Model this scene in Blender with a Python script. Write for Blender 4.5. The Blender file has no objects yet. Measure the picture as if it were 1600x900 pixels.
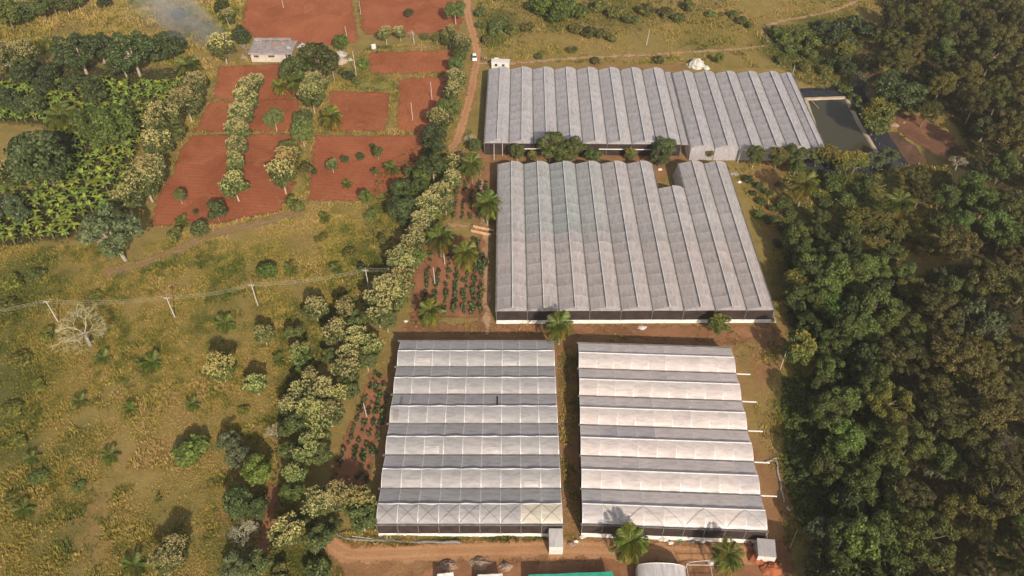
import bpy, bmesh, math, random
import numpy as np
from mathutils import Vector, Matrix

R = math.radians
random.seed(7)
rng = np.random.default_rng(11)
scene = bpy.context.scene
col = scene.collection

# ------------------------------------------------------------------ camera, sky, sun, exposure
CAM_H = 147.0
cam_d = bpy.data.cameras.new('camera')
cam_d.lens = 28.0
cam_d.sensor_width = 36.0
cam_d.clip_start = 0.5
cam_d.clip_end = 8000
cam = bpy.data.objects.new('camera', cam_d)
cam.location = (0, 0, CAM_H)
cam.rotation_euler = (R(45), 0, 0)
col.objects.link(cam)
scene.camera = cam

SUN_EL = R(32)
SUN_AZ = R(20)                      # sun stands behind the camera, 20 degrees to its right
sun_vec = Vector((math.sin(SUN_AZ) * math.cos(SUN_EL), -math.cos(SUN_AZ) * math.cos(SUN_EL), math.sin(SUN_EL)))
world = bpy.data.worlds.new('World')
scene.world = world
world.use_nodes = True
wn = world.node_tree
bg = wn.nodes['Background']
sky = wn.nodes.new('ShaderNodeTexSky')
sky.sky_type = 'NISHITA'
sky.sun_disc = False
sky.sun_elevation = SUN_EL
sky.sun_rotation = math.atan2(sun_vec.x, sun_vec.y)
sky.air_density = 1.2
sky.dust_density = 3.0
hz = wn.nodes.new('ShaderNodeHueSaturation')          # a hazy, paler sky
hz.inputs['Saturation'].default_value = 0.55
wn.links.new(sky.outputs[0], hz.inputs['Color'])
wn.links.new(hz.outputs[0], bg.inputs[0])
bg.inputs[1].default_value = 0.10

sd = bpy.data.lights.new('sun', 'SUN')
sd.energy = 4.2
sd.angle = R(0.6)
sd.color = (1.0, 0.865, 0.70)
sun = bpy.data.objects.new('sun', sd)
sun.rotation_euler = sun_vec.to_track_quat('Z', 'Y').to_euler()
sun.location = (60, -200, 300)
col.objects.link(sun)

scene.view_settings.view_transform = 'Standard'
scene.view_settings.look = 'None'
scene.view_settings.exposure = 0.5
scene.view_settings.gamma = 1.0
scene.view_settings.use_curve_mapping = False
scene.cycles.max_bounces = 6
scene.cycles.transparent_max_bounces = 12
scene.cycles.use_adaptive_sampling = True
scene.cycles.adaptive_threshold = 0.02

# ------------------------------------------------------------------ helpers
FPX = 28 / 36 * 1600
C45 = math.sqrt(0.5)

def at(u, v, z=0.0):
    """ground position (at height z) of a point surveyed on the 1600 x 900 photograph"""
    dx = (u - 800) / FPX
    dy = (v - 450) / FPX
    d = (dx, C45 - dy * C45, -C45 - dy * C45)
    t = (z - CAM_H) / d[2]
    return (d[0] * t, d[1] * t)

def mpp(u, v, z=3.0):
    """metres per photograph pixel at that place"""
    x, y = at(u, v, z)
    return (y * C45 + (CAM_H - z) * C45) / FPX

def P(lst, z=0.0):
    return [at(u, v, z) for u, v in lst]

ORD = ['first', 'second', 'third', 'fourth', 'fifth', 'sixth', 'seventh', 'eighth', 'ninth', 'tenth', 'eleventh', 'twelfth',
       'thirteenth', 'fourteenth', 'fifteenth', 'sixteenth', 'seventeenth', 'eighteenth', 'nineteenth', 'twentieth',
       'twenty-first', 'twenty-second', 'twenty-third', 'twenty-fourth', 'twenty-fifth', 'twenty-sixth', 'twenty-seventh',
       'twenty-eighth', 'twenty-ninth', 'thirtieth', 'thirty-first', 'thirty-second', 'thirty-third', 'thirty-fourth',
       'thirty-fifth', 'thirty-sixth', 'thirty-seventh', 'thirty-eighth', 'thirty-ninth', 'fortieth']

def tag(o, label=None, cat=None, group=None, kind=None):
    if label: o['label'] = label
    if cat: o['category'] = cat
    if group: o['group'] = group
    if kind: o['kind'] = kind
    return o

def mesh_np(name, verts, faces, mat=None, smooth=False):
    verts = np.asarray(verts, np.float32).reshape(-1, 3)
    faces = np.asarray(faces, np.int32)
    k = faces.shape[1]
    n = len(faces)
    me = bpy.data.meshes.new(name)
    me.vertices.add(len(verts))
    me.vertices.foreach_set('co', verts.ravel())
    me.loops.add(n * k)
    me.loops.foreach_set('vertex_index', faces.ravel())
    me.polygons.add(n)
    me.polygons.foreach_set('loop_start', np.arange(0, n * k, k, dtype=np.int32))
    me.polygons.foreach_set('loop_total', np.full(n, k, np.int32))
    if smooth:
        me.polygons.foreach_set('use_smooth', np.ones(n, bool))
    me.update(calc_edges=True)
    if mat: me.materials.append(mat)
    return me

def link(name, me, parent=None, loc=(0, 0, 0), rot=(0, 0, 0), scale=None, color=None):
    o = bpy.data.objects.new(name, me)
    col.objects.link(o)
    o.location = loc
    o.rotation_euler = rot
    if scale is not None:
        o.scale = (scale, scale, scale) if isinstance(scale, (int, float)) else scale
    if color is not None:
        o.color = (*color, 1)
    if parent: o.parent = parent
    return o

def empty(name, loc=(0, 0, 0), rz=0.0):
    o = bpy.data.objects.new(name, None)
    o.empty_display_size = 0.5
    o.location = loc
    o.rotation_euler = (0, 0, rz)
    col.objects.link(o)
    return o

class MB:
    """collects shapes and links them as one mesh object"""
    def __init__(s):
        s.v = []; s.f = []
    def add(s, vs, fs):
        b = len(s.v)
        s.v += [tuple(x) for x in vs]
        s.f += [tuple(i + b for i in f) for f in fs]
    def box(s, x0, x1, y0, y1, z0, z1):
        s.add([(x0, y0, z0), (x1, y0, z0), (x1, y1, z0), (x0, y1, z0), (x0, y0, z1), (x1, y0, z1), (x1, y1, z1), (x0, y1, z1)],
              [(0, 3, 2, 1), (4, 5, 6, 7), (0, 1, 5, 4), (1, 2, 6, 5), (2, 3, 7, 6), (3, 0, 4, 7)])
        return s
    def quad(s, a, b, c, d):
        s.add([a, b, c, d], [(0, 1, 2, 3)])
        return s
    def prism(s, poly, z0, z1):
        n = len(poly)
        s.add([(x, y, z0) for x, y in poly] + [(x, y, z1) for x, y in poly],
              [tuple(range(n - 1, -1, -1)), tuple(range(n, 2 * n))] + [(i, (i + 1) % n, n + (i + 1) % n, n + i) for i in range(n)])
        return s
    def tube(s, pts, rad, sides=5, cap=True):
        pts = [Vector(p) for p in pts]
        n = len(pts)
        if not hasattr(rad, '__len__'): rad = [rad] * n
        vs = []; fs = []
        ref = Vector((0.31, 0.17, 0.93))
        for i, p in enumerate(pts):
            d = (pts[min(i + 1, n - 1)] - pts[max(i - 1, 0)]).normalized()
            r0 = ref if abs(d.dot(ref)) < 0.93 else Vector((1, 0.1, 0))
            a = d.cross(r0).normalized(); b = d.cross(a)
            for k in range(sides):
                t = 2 * math.pi * k / sides
                vs.append(p + (a * math.cos(t) + b * math.sin(t)) * rad[i])
        for i in range(n - 1):
            for k in range(sides):
                fs.append((i * sides + k, (i + 1) * sides + k, (i + 1) * sides + (k + 1) % sides, i * sides + (k + 1) % sides))
        if cap:
            fs.append(tuple(range(sides)))
            fs.append(tuple(range(n * sides - 1, (n - 1) * sides - 1, -1)))
        s.add(vs, fs)
        return s
    def mesh(s, name, mat=None, smooth=False):
        me = bpy.data.meshes.new(name)
        me.from_pydata(s.v, [], s.f)
        if smooth:
            for p in me.polygons: p.use_smooth = True
        if mat: me.materials.append(mat)
        me.update()
        return me
    def build(s, name, mat, parent=None, loc=(0, 0, 0), smooth=False, rot=(0, 0, 0), color=None):
        return link(name, s.mesh(name, mat, smooth), parent, loc, rot, None, color)

# ---- polygon distance fields
def sdf_poly(X, Y, poly):
    poly = np.asarray(poly, float)
    d = np.full(X.shape, 1e9)
    inside = np.zeros(X.shape, bool)
    n = len(poly)
    for i in range(n):
        ax, ay = poly[i]; bx, by = poly[(i + 1) % n]
        ex, ey = bx - ax, by - ay
        t = np.clip(((X - ax) * ex + (Y - ay) * ey) / (ex * ex + ey * ey + 1e-9), 0, 1)
        d = np.minimum(d, np.hypot(X - ax - t * ex, Y - ay - t * ey))
        c = ((ay > Y) != (by > Y)) & (X < (bx - ax) * (Y - ay) / (by - ay + 1e-12) + ax)
        inside ^= c
    return np.where(inside, -d, d)

def dist_line(X, Y, pts):
    pts = np.asarray(pts, float)
    d = np.full(X.shape, 1e9)
    for i in range(len(pts) - 1):
        ax, ay = pts[i]; bx, by = pts[i + 1]
        ex, ey = bx - ax, by - ay
        t = np.clip(((X - ax) * ex + (Y - ay) * ey) / (ex * ex + ey * ey + 1e-9), 0, 1)
        d = np.minimum(d, np.hypot(X - ax - t * ex, Y - ay - t * ey))
    return d

def smooth_line(pts, n=8):
    pts = [Vector((*p, 0)) for p in pts]
    pts = [pts[0] * 2 - pts[1]] + pts + [pts[-1] * 2 - pts[-2]]
    out = []
    for i in range(1, len(pts) - 2):
        p0, p1, p2, p3 = pts[i - 1:i + 3]
        for k in range(n):
            t = k / n
            q = 0.5 * ((2 * p1) + (p2 - p0) * t + (2 * p0 - 5 * p1 + 4 * p2 - p3) * t * t + (3 * p1 - p0 - 3 * p2 + p3) * t ** 3)
            out.append((q.x, q.y))
    out.append((pts[-2].x, pts[-2].y))
    return out

_NG = rng.random((64, 64))
def vnoise(X, Y, s):
    """smooth value noise, period 64 cells"""
    x = np.asarray(X) / s; y = np.asarray(Y) / s
    xi = np.floor(x).astype(int); yi = np.floor(y).astype(int)
    fx = x - xi; fy = y - yi
    fx = fx * fx * (3 - 2 * fx); fy = fy * fy * (3 - 2 * fy)
    g = lambda i, j: _NG[i % 64, j % 64]
    return (g(xi, yi) * (1 - fx) + g(xi + 1, yi) * fx) * (1 - fy) + (g(xi, yi + 1) * (1 - fx) + g(xi + 1, yi + 1) * fx) * fy

# ------------------------------------------------------------------ materials
class NT:
    def __init__(s, name):
        s.m = bpy.data.materials.new(name)
        s.m.use_nodes = True
        s.t = s.m.node_tree
        s.t.nodes.clear()
        s.out = s.t.nodes.new('ShaderNodeOutputMaterial')
    def n(s, typ, **kw):
        nd = s.t.nodes.new('ShaderNode' + typ)
        ins = kw.pop('i', {})
        for k, v in kw.items(): setattr(nd, k, v)
        for k, v in ins.items():
            if isinstance(v, bpy.types.NodeSocket): s.t.links.new(v, nd.inputs[k])
            else: nd.inputs[k].default_value = v
        return nd
    def l(s, a, b): s.t.links.new(a, b)
    def noise(s, scale, detail=4, rough=0.55, vec=None, dist=0.0):
        nd = s.n('TexNoise', i={'Scale': scale, 'Detail': detail, 'Roughness': rough, 'Distortion': dist})
        if vec is not None: s.l(vec, nd.inputs['Vector'])
        return nd.outputs['Fac']
    def ramp(s, fac, a, b):
        return s.n('MapRange', i={'Value': fac, 'From Min': a, 'From Max': b}, clamp=True).outputs[0]
    def math(s, op, a, b=0.0):
        nd = s.n('Math', operation=op)
        for k, x in ((0, a), (1, b)):
            if isinstance(x, bpy.types.NodeSocket): s.l(x, nd.inputs[k])
            else: nd.inputs[k].default_value = x
        return nd.outputs[0]
    def mix(s, fac, a, b, blend='MIX'):
        nd = s.n('Mix', data_type='RGBA', blend_type=blend)
        for k, x in (('Factor', fac), ('A', a), ('B', b)):
            sock = [q for q in nd.inputs if q.name == k and (q.type == 'RGBA' or (k == 'Factor' and q.type == 'VALUE'))][0]
            if isinstance(x, bpy.types.NodeSocket): s.l(x, sock)
            elif k == 'Factor': sock.default_value = x
            else: sock.default_value = (*x, 1)
        return [q for q in nd.outputs if q.type == 'RGBA'][0]
    def bsdf(s, color, rough=0.8, spec=0.3, **kw):
        nd = s.n('BsdfPrincipled', i={'Roughness': rough, 'Specular IOR Level': spec})
        if isinstance(color, bpy.types.NodeSocket): s.l(color, nd.inputs['Base Color'])
        else: nd.inputs['Base Color'].default_value = (*color, 1)
        for k, v in kw.items():
            k = k.replace('_', ' ')
            if isinstance(v, bpy.types.NodeSocket): s.l(v, nd.inputs[k])
            else: nd.inputs[k].default_value = v
        return nd
    def pos(s): return s.n('NewGeometry').outputs['Position']
    def bump(s, h, strength=0.4, dist=0.2):
        return s.n('Bump', i={'Strength': strength, 'Distance': dist, 'Height': h}).outputs[0]
    def fin(s, shader):
        s.l(shader, s.out.inputs['Surface'])
        return s.m

def plain(name, c, rough=0.7, var=0.12, scale=1.5, metal=0.0, spec=0.3, bumpy=0.0, objcol=False):
    t = NT(name)
    tc = t.n('TexCoord').outputs['Object']
    f = t.noise(scale, 4, 0.6, tc)
    g = t.noise(scale * 7, 3, 0.6, tc)
    f = t.math('ADD', t.math('MULTIPLY', f, 0.7), t.math('MULTIPLY', g, 0.3))
    lo = tuple(x * (1 - 2.2 * var) for x in c); hi = tuple(min(1, x * (1 + 1.6 * var)) for x in c)
    cc = t.mix(t.ramp(f, 0.3, 0.7), lo, hi)
    if objcol: cc = t.mix(1.0, cc, t.n('ObjectInfo').outputs['Color'], 'MULTIPLY')
    b = t.bsdf(cc, rough, spec, Metallic=metal)
    if bumpy: t.l(t.bump(g, bumpy, 0.1), b.inputs['Normal'])
    return t.fin(b.outputs[0])

def leaf_mat(name, c1, c2, trans=0.25, rough=0.55):
    t = NT(name)
    rnd = t.n('NewGeometry').outputs['Random Per Island']
    oi = t.n('ObjectInfo')
    cc = t.mix(t.math('POWER', rnd, 1.5), tuple(x * .8 for x in c1), tuple(x * 1.2 for x in c2))
    cc = t.mix(1.0, cc, oi.outputs['Color'], 'MULTIPLY')
    hs = t.n('HueSaturation', i={'Color': cc, 'Value': t.ramp(oi.outputs['Random'], -0.9, 1.9)})
    t.l(t.ramp(oi.outputs['Random'], -22.0, 23.0), hs.inputs['Hue'])
    hs.inputs['Value'].default_value = 1
    v = t.n('MapRange', i={'Value': oi.outputs['Random'], 'To Min': 0.82, 'To Max': 1.18}).outputs[0]
    t.l(v, hs.inputs['Value'])
    cc = hs.outputs[0]
    b = t.bsdf(cc, rough, 0.25)
    tr = t.n('BsdfTranslucent'); t.l(cc, tr.inputs[0])
    mx = t.n('MixShader', i={0: trans}); t.l(b.outputs[0], mx.inputs[1]); t.l(tr.outputs[0], mx.inputs[2])
    return t.fin(mx.outputs[0])

M = {}
M['leaf_green'] = leaf_mat('leaf_green', (0.055, 0.075, 0.02), (0.125, 0.142, 0.042))
M['leaf_bright'] = leaf_mat('leaf_bright', (0.07, 0.105, 0.018), (0.15, 0.185, 0.042))
M['leaf_dark'] = leaf_mat('leaf_dark', (0.028, 0.042, 0.014), (0.065, 0.08, 0.025), 0.15)
M['leaf_grey'] = leaf_mat('leaf_grey', (0.085, 0.105, 0.05), (0.15, 0.17, 0.085))
M['leaf_olive'] = leaf_mat('leaf_olive', (0.05, 0.058, 0.014), (0.155, 0.138, 0.038))
M['blossom'] = leaf_mat('blossom', (0.31, 0.27, 0.10), (0.54, 0.45, 0.205), 0.2)
M['blossom_yellow'] = leaf_mat('blossom_yellow', (0.18, 0.16, 0.03), (0.33, 0.26, 0.06), 0.2)
M['palm_leaf'] = leaf_mat('palm_leaf', (0.06, 0.09, 0.016), (0.15, 0.165, 0.03))
M['banana_leaf'] = leaf_mat('banana_leaf', (0.13, 0.185, 0.03), (0.28, 0.34, 0.075), 0.3)
M['crop_leaf'] = leaf_mat('crop_leaf', (0.04, 0.065, 0.026), (0.095, 0.125, 0.048))
M['bark'] = plain('bark', (0.20, 0.15, 0.10), 0.9, 0.2, 3)
M['bark_pale'] = plain('bark_pale', (0.36, 0.30, 0.22), 0.9, 0.2, 3)
M['bark_grey'] = plain('bark_grey', (0.30, 0.27, 0.22), 0.9, 0.15, 3)
M['stem_green'] = plain('stem_green', (0.12, 0.13, 0.04), 0.7, 0.25, 3)
M['steel'] = plain('steel', (0.62, 0.61, 0.59), 0.45, 0.08, 1, 0.2)
M['gutter'] = plain('gutter', (0.16, 0.15, 0.145), 0.6, 0.25, 0.8)
M['white_pipe'] = plain('white_pipe', (0.56, 0.54, 0.50), 0.4, 0.08, 1)
M['concrete'] = plain('concrete', (0.27, 0.235, 0.225), 0.9, 0.18, 0.6, bumpy=0.2)
M['pole'] = plain('pole', (0.42, 0.385, 0.34), 0.9, 0.1, 1.0)
M['wire'] = plain('wire', (0.40, 0.36, 0.28), 0.5, 0.05, 1.0)
M['dark_net'] = plain('dark_net', (0.035, 0.024, 0.022), 0.95, 0.3, 0.5)
M['dark'] = plain('dark', (0.012, 0.011, 0.011), 0.9, 0.2, 1)
M['apron'] = plain('apron', (0.60, 0.58, 0.54), 0.55, 0.14, 0.7)
M['vent'] = plain('vent', (0.17, 0.16, 0.155), 0.8, 0.2, 0.5)
M['brace'] = plain('brace', (0.15, 0.145, 0.14), 0.7, 0.1, 1)
M['brick'] = plain('brick', (0.34, 0.14, 0.08), 0.95, 0.25, 1.2, bumpy=0.3)
M['plank'] = plain('plank', (0.52, 0.32, 0.18), 0.8, 0.2, 1.0)
M['soil_mound'] = plain('soil_mound', (0.27, 0.085, 0.036), 0.95, 0.25, 0.7, bumpy=0.5)
M['sand'] = plain('sand', (0.37, 0.29, 0.21), 0.95, 0.12, 0.8, bumpy=0.3)
M['gravel'] = plain('gravel', (0.33, 0.315, 0.30), 0.95, 0.15, 2, bumpy=0.4)
M['white_plastic'] = plain('white_plastic', (0.52, 0.51, 0.48), 0.45, 0.12, 1.2, objcol=True)
M['rock'] = plain('rock', (0.24, 0.165, 0.115), 0.9, 0.25, 1.5, bumpy=0.4)
M['car_paint'] = plain('car_paint', (0.76, 0.76, 0.75), 0.22, 0.02, 1, spec=0.6)
M['glass'] = plain('glass', (0.03, 0.035, 0.04), 0.08, 0.05, 1, spec=0.7)
M['rubber'] = plain('rubber', (0.02, 0.02, 0.02), 0.8, 0.1, 1)
M['green_net'] = plain('green_net', (0.02, 0.26, 0.17), 0.7, 0.15, 0.8)
M['house_wall'] = plain('house_wall', (0.44, 0.38, 0.33), 0.9, 0.12, 0.5, bumpy=0.1)
M['dead_twig'] = plain('dead_twig', (0.36, 0.33, 0.25), 0.9, 0.12, 1, objcol=True)

def film_mat():
    t = NT('greenhouse_film')
    tc = t.n('TexCoord').outputs['Object']
    oi = t.n('ObjectInfo')
    off = t.n('VectorMath', operation='SCALE'); off.inputs[0].default_value = (37, 53, 11)
    t.l(oi.outputs['Random'], off.inputs['Scale'])
    ad = t.n('VectorMath', operation='ADD'); t.l(tc, ad.inputs[0]); t.l(off.outputs[0], ad.inputs[1])
    v = ad.outputs[0]
    mp = t.n('Mapping', i={'Scale': (1.7, 0.4, 1)}); t.l(v, mp.inputs[0])
    n1 = t.noise(0.9, 5, 0.6, mp.outputs[0], 0.4)
    n2 = t.noise(5.0, 3, 0.6, v)
    dirt = t.ramp(t.math('ADD', t.math('MULTIPLY', n1, 0.75), t.math('MULTIPLY', n2, 0.25)), 0.36, 0.62)
    cc = t.mix(dirt, (0.46, 0.45, 0.46), (0.63, 0.615, 0.625))
    cc = t.mix(1.0, cc, oi.outputs['Color'], 'MULTIPLY')
    b = t.bsdf(cc, t.math('ADD', t.math('MULTIPLY', n1, 0.28), 0.16), 0.8)
    t.l(t.bump(t.noise(1.4, 3, 0.5, mp.outputs[0]), 0.25, 0.15), b.inputs['Normal'])
    tr = t.n('BsdfTranslucent'); t.l(cc, tr.inputs[0])
    mx = t.n('MixShader', i={0: 0.46}); t.l(b.outputs[0], mx.inputs[1]); t.l(tr.outputs[0], mx.inputs[2])
    return t.fin(mx.outputs[0])
M['film'] = film_mat()

def feather(t, shader, k=1.2, amax=1.0):
    """let the worn edge of a sheet break up into what lies under it"""
    e = t.n('Attribute', attribute_name='edge').outputs['Fac']
    n = t.noise(0.38, 6, 0.72, t.pos())
    a = t.ramp(t.math('ADD', t.math('DIVIDE', e, k * 2.2), t.math('MULTIPLY', t.math('SUBTRACT', n, 0.52), 3.0)), 0.0, 0.45)
    if amax < 1: a = t.math('MULTIPLY', a, amax)
    tr = t.n('BsdfTransparent')
    mx = t.n('MixShader'); t.l(a, mx.inputs[0]); t.l(tr.outputs[0], mx.inputs[1]); t.l(shader, mx.inputs[2])
    return t.fin(mx.outputs[0])

def soil_mat(name, c, c2, furrow_dir=None, pale=(0.37, 0.175, 0.095), k=1.0, fscale=0.21, weeds=0.0):
    t = NT(name)
    p = t.pos()
    n1 = t.noise(0.055, 6, 0.68, p, 0.8)
    n2 = t.noise(1.3, 5, 0.7, p)
    cc = t.mix(t.ramp(n1, 0.34, 0.66), tuple(x * .9 for x in c), tuple(x * 1.06 for x in c2))
    cc = t.mix(t.math('MULTIPLY', t.ramp(t.noise(0.16, 5, 0.65, p, 1.5), 0.56, 0.74), 0.45), cc, pale)
    cc = t.mix(t.math('MULTIPLY', t.ramp(n2, 0.55, 0.8), 0.5), cc, pale)
    h = n2
    if furrow_dir is not None:
        mp = t.n('Mapping', i={'Rotation': (0, 0, furrow_dir)}); t.l(p, mp.inputs[0])
        w = t.n('TexWave', i={'Scale': fscale, 'Distortion': 2.6, 'Detail': 4, 'Detail Scale': 0.5}); t.l(mp.outputs[0], w.inputs[0])
        h = t.math('ADD', t.math('MULTIPLY', w.outputs['Fac'], 0.25), n2)
        cc = t.mix(t.math('MULTIPLY', t.math('MULTIPLY', w.outputs['Fac'], t.ramp(n1, 0.3, 0.6)), 0.17), cc, tuple(x * 0.5 for x in c))
    if weeds:
        wn_ = t.noise(0.35, 5, 0.75, p)
        cc = t.mix(t.math('MULTIPLY', t.ramp(wn_, 0.56, 0.7), weeds), cc, (0.13, 0.12, 0.03))
    b = t.bsdf(cc, 0.95, 0.1)
    t.l(t.bump(h, 0.55, 0.18), b.inputs['Normal'])
    return feather(t, b.outputs[0], k)

M['field'] = soil_mat('field_soil', (0.235, 0.070, 0.031), (0.31, 0.105, 0.050), R(8), weeds=0.35)
M['field_dark'] = soil_mat('field_soil_dark', (0.215, 0.063, 0.029), (0.285, 0.094, 0.045), R(96), weeds=0.35)
M['bare'] = soil_mat('bare_soil', (0.17, 0.08, 0.042), (0.27, 0.13, 0.066), None, (0.40, 0.26, 0.16), 1.2, weeds=0.5)
M['plot'] = soil_mat('plot_soil', (0.19, 0.082, 0.043), (0.28, 0.13, 0.068), R(0), fscale=0.13)
M['mud'] = soil_mat('mud', (0.055, 0.035, 0.024), (0.14, 0.07, 0.04), None, (0.20, 0.15, 0.12), 1.2)
M['bank'] = soil_mat('bank_soil', (0.12, 0.06, 0.036), (0.185, 0.09, 0.053), None, k=1.0)
M['veg_bed'] = soil_mat('vegetable_bed', (0.13, 0.14, 0.03), (0.21, 0.18, 0.06), R(0), (0.26, 0.18, 0.09), 1.0, 0.9)

def road_mat(name, c1, c2, k, amax=1.0):
    t = NT(name)
    p = t.pos()
    ac = t.n('Attribute', attribute_name='across').outputs['Fac']
    n1 = t.noise(0.12, 5, 0.6, p)
    n2 = t.noise(1.8, 5, 0.7, p)
    cc = t.mix(t.ramp(n1, 0.3, 0.7), c1, c2)
    rut = t.math('SUBTRACT', 1.0, t.ramp(t.math('ABSOLUTE', t.math('SUBTRACT', ac, 0.85)), 0.1, 0.5))
    cc = t.mix(t.math('MULTIPLY', rut, 0.35), cc, tuple(min(1, x * 1.25) for x in c2))
    cc = t.mix(t.math('MULTIPLY', t.ramp(n2, 0.46, 0.72), 0.5), cc, tuple(x * 0.55 for x in c1))
    b = t.bsdf(cc, 0.95, 0.1)
    t.l(t.bump(t.math('SUBTRACT', n2, t.math('MULTIPLY', rut, 0.4)), 0.4, 0.15), b.inputs['Normal'])
    return feather(t, b.outputs[0], k, amax)
M['trail'] = road_mat('meadow_trail', (0.27, 0.165, 0.09), (0.34, 0.215, 0.12), 1.6, 0.6)
M['road'] = road_mat('dirt_road', (0.30, 0.155, 0.075), (0.37, 0.205, 0.105), 0.8)
M['path'] = road_mat('dirt_path', (0.29, 0.175, 0.095), (0.37, 0.235, 0.135), 0.9)

def ground_mat():
    t = NT('ground')
    p = t.pos()
    z = t.n('Attribute', attribute_name='zone').outputs['Color']
    sp = t.n('SeparateColor'); t.l(z, sp.inputs[0])
    n0 = t.noise(0.035, 5, 0.6, p, 0.8)
    n1 = t.noise(0.22, 6, 0.65, p, 0.5)
    n2 = t.noise(1.6, 6, 0.7, p)
    n3 = t.noise(6.0, 4, 0.7, p)
    dry = t.mix(t.ramp(n1, 0.32, 0.68), (0.17, 0.118, 0.042), (0.285, 0.20, 0.074))
    dry = t.mix(t.ramp(n2, 0.42, 0.66), dry, (0.18, 0.148, 0.036))
    grn = t.mix(t.ramp(n2, 0.3, 0.7), (0.055, 0.062, 0.016), (0.125, 0.115, 0.032))
    red = t.mix(t.ramp(n1, 0.3, 0.7), (0.19, 0.085, 0.045), (0.29, 0.145, 0.078))
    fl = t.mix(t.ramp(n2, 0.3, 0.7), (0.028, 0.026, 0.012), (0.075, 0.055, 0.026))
    gm = t.ramp(t.math('ADD', sp.outputs[1], t.math('MULTIPLY', t.math('SUBTRACT', n1, 0.5), 1.3)), 0.3, 0.7)
    rm = t.ramp(t.math('ADD', sp.outputs[0], t.math('MULTIPLY', t.math('SUBTRACT', n0, 0.5), 1.0)), 0.35, 0.75)
    rm = t.math('MULTIPLY', rm, t.ramp(n2, 0.25, 0.6))
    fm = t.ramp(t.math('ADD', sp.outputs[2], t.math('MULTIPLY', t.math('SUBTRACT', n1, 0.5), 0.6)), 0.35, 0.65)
    c = t.mix(gm, dry, grn)
    c = t.mix(rm, c, red)
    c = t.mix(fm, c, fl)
    c = t.mix(t.math('MULTIPLY', t.ramp(n3, 0.5, 0.75), 0.4), c, (0.07, 0.055, 0.022))
    b = t.bsdf(c, 0.95, 0.1)
    t.l(t.bump(t.math('ADD', n2, t.math('MULTIPLY', n3, 0.4)), 0.7, 0.3), b.inputs['Normal'])
    return t.fin(b.outputs[0])
M['ground'] = ground_mat()

def grass_mat():
    t = NT('grass')
    a = t.n('Attribute', attribute_name='tint').outputs['Color']
    rnd = t.n('NewGeometry').outputs['Random Per Island']
    hs = t.n('HueSaturation', i={'Color': a})
    v = t.n('MapRange', i={'Value': rnd, 'To Min': 0.82, 'To Max': 1.2}).outputs[0]
    t.l(v, hs.inputs['Value'])
    b = t.bsdf(hs.outputs[0], 0.7, 0.15)
    tr = t.n('BsdfTranslucent'); t.l(hs.outputs[0], tr.inputs[0])
    mx = t.n('MixShader', i={0: 0.25}); t.l(b.outputs[0], mx.inputs[1]); t.l(tr.outputs[0], mx.inputs[2])
    return t.fin(mx.outputs[0])
M['grass'] = grass_mat()

def water_mat(name, c, rough):
    t = NT(name)
    b = t.bsdf(c, rough, 0.22)
    t.l(t.bump(t.noise(2.0, 3, 0.5, t.pos()), 0.06, 0.05), b.inputs['Normal'])
    return t.fin(b.outputs[0])
M['water'] = water_mat('pond_water', (0.050, 0.046, 0.028), 0.10)
M['stream'] = water_mat('stream_water', (0.11, 0.09, 0.075), 0.12)

def liner_mat():
    t = NT('pond_liner')
    p = t.pos()
    n = t.noise(0.6, 5, 0.65, p, 0.8)
    n2 = t.noise(3.0, 3, 0.6, p)
    cc = t.mix(t.ramp(n, 0.35, 0.75), (0.012, 0.013, 0.019), (0.035, 0.036, 0.045))
    b = t.bsdf(cc, 0.6, 0.25)
    t.l(t.bump(t.math('ADD', n, t.math('MULTIPLY', n2, 0.3)), 0.6, 0.25), b.inputs['Normal'])
    return t.fin(b.outputs[0])
M['liner'] = liner_mat()

# ------------------------------------------------------------------ the ground
FIELDS = [
    # name, photo outline, material
    ('field', [(388, -30), (549, -30), (556, 30), (562, 62), (553, 68), (520, 72), (470, 70), (400, 62), (376, 44)], 'field'),
    ('field', [(556, -30), (722, -30), (726, 30), (716, 48), (700, 52), (640, 55), (570, 55), (562, 40)], 'field_dark'),
    ('field', [(340, 103), (440, 99), (474, 120), (470, 150), (440, 158), (395, 160), (330, 154)], 'field'),
    ('field', [(327, 157), (470, 153), (474, 206), (300, 208)], 'field'),
    ('field', [(298, 210), (474, 208), (462, 290), (440, 334), (368, 347), (330, 352), (232, 355), (242, 310), (268, 270), (278, 236)], 'field_dark'),
    ('field', [(574, 82), (712, 76), (706, 116), (618, 117), (576, 116)], 'field'),
    ('field', [(512, 141), (612, 143), (606, 207), (516, 207)], 'field_dark'),
    ('field', [(622, 122), (700, 118), (694, 160), (672, 208), (616, 206)], 'field'),
    ('field', [(488, 211), (676, 210), (650, 260), (606, 300), (572, 314), (478, 317), (484, 260)], 'field_dark'),
]
FIELD_LABELS = ['red ploughed field at the top behind the concrete house', 'dark red field at the top beside the dirt road',
                'small red field below the concrete house', 'red field strip crossed by two tree rows, upper part',
                'red field strips below the tree rows, lower part', 'red field under the track left of the dirt road',
                'ploughed red field beside the coconut palm', 'red field with two grey poles', 'red field with scattered small trees']
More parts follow.
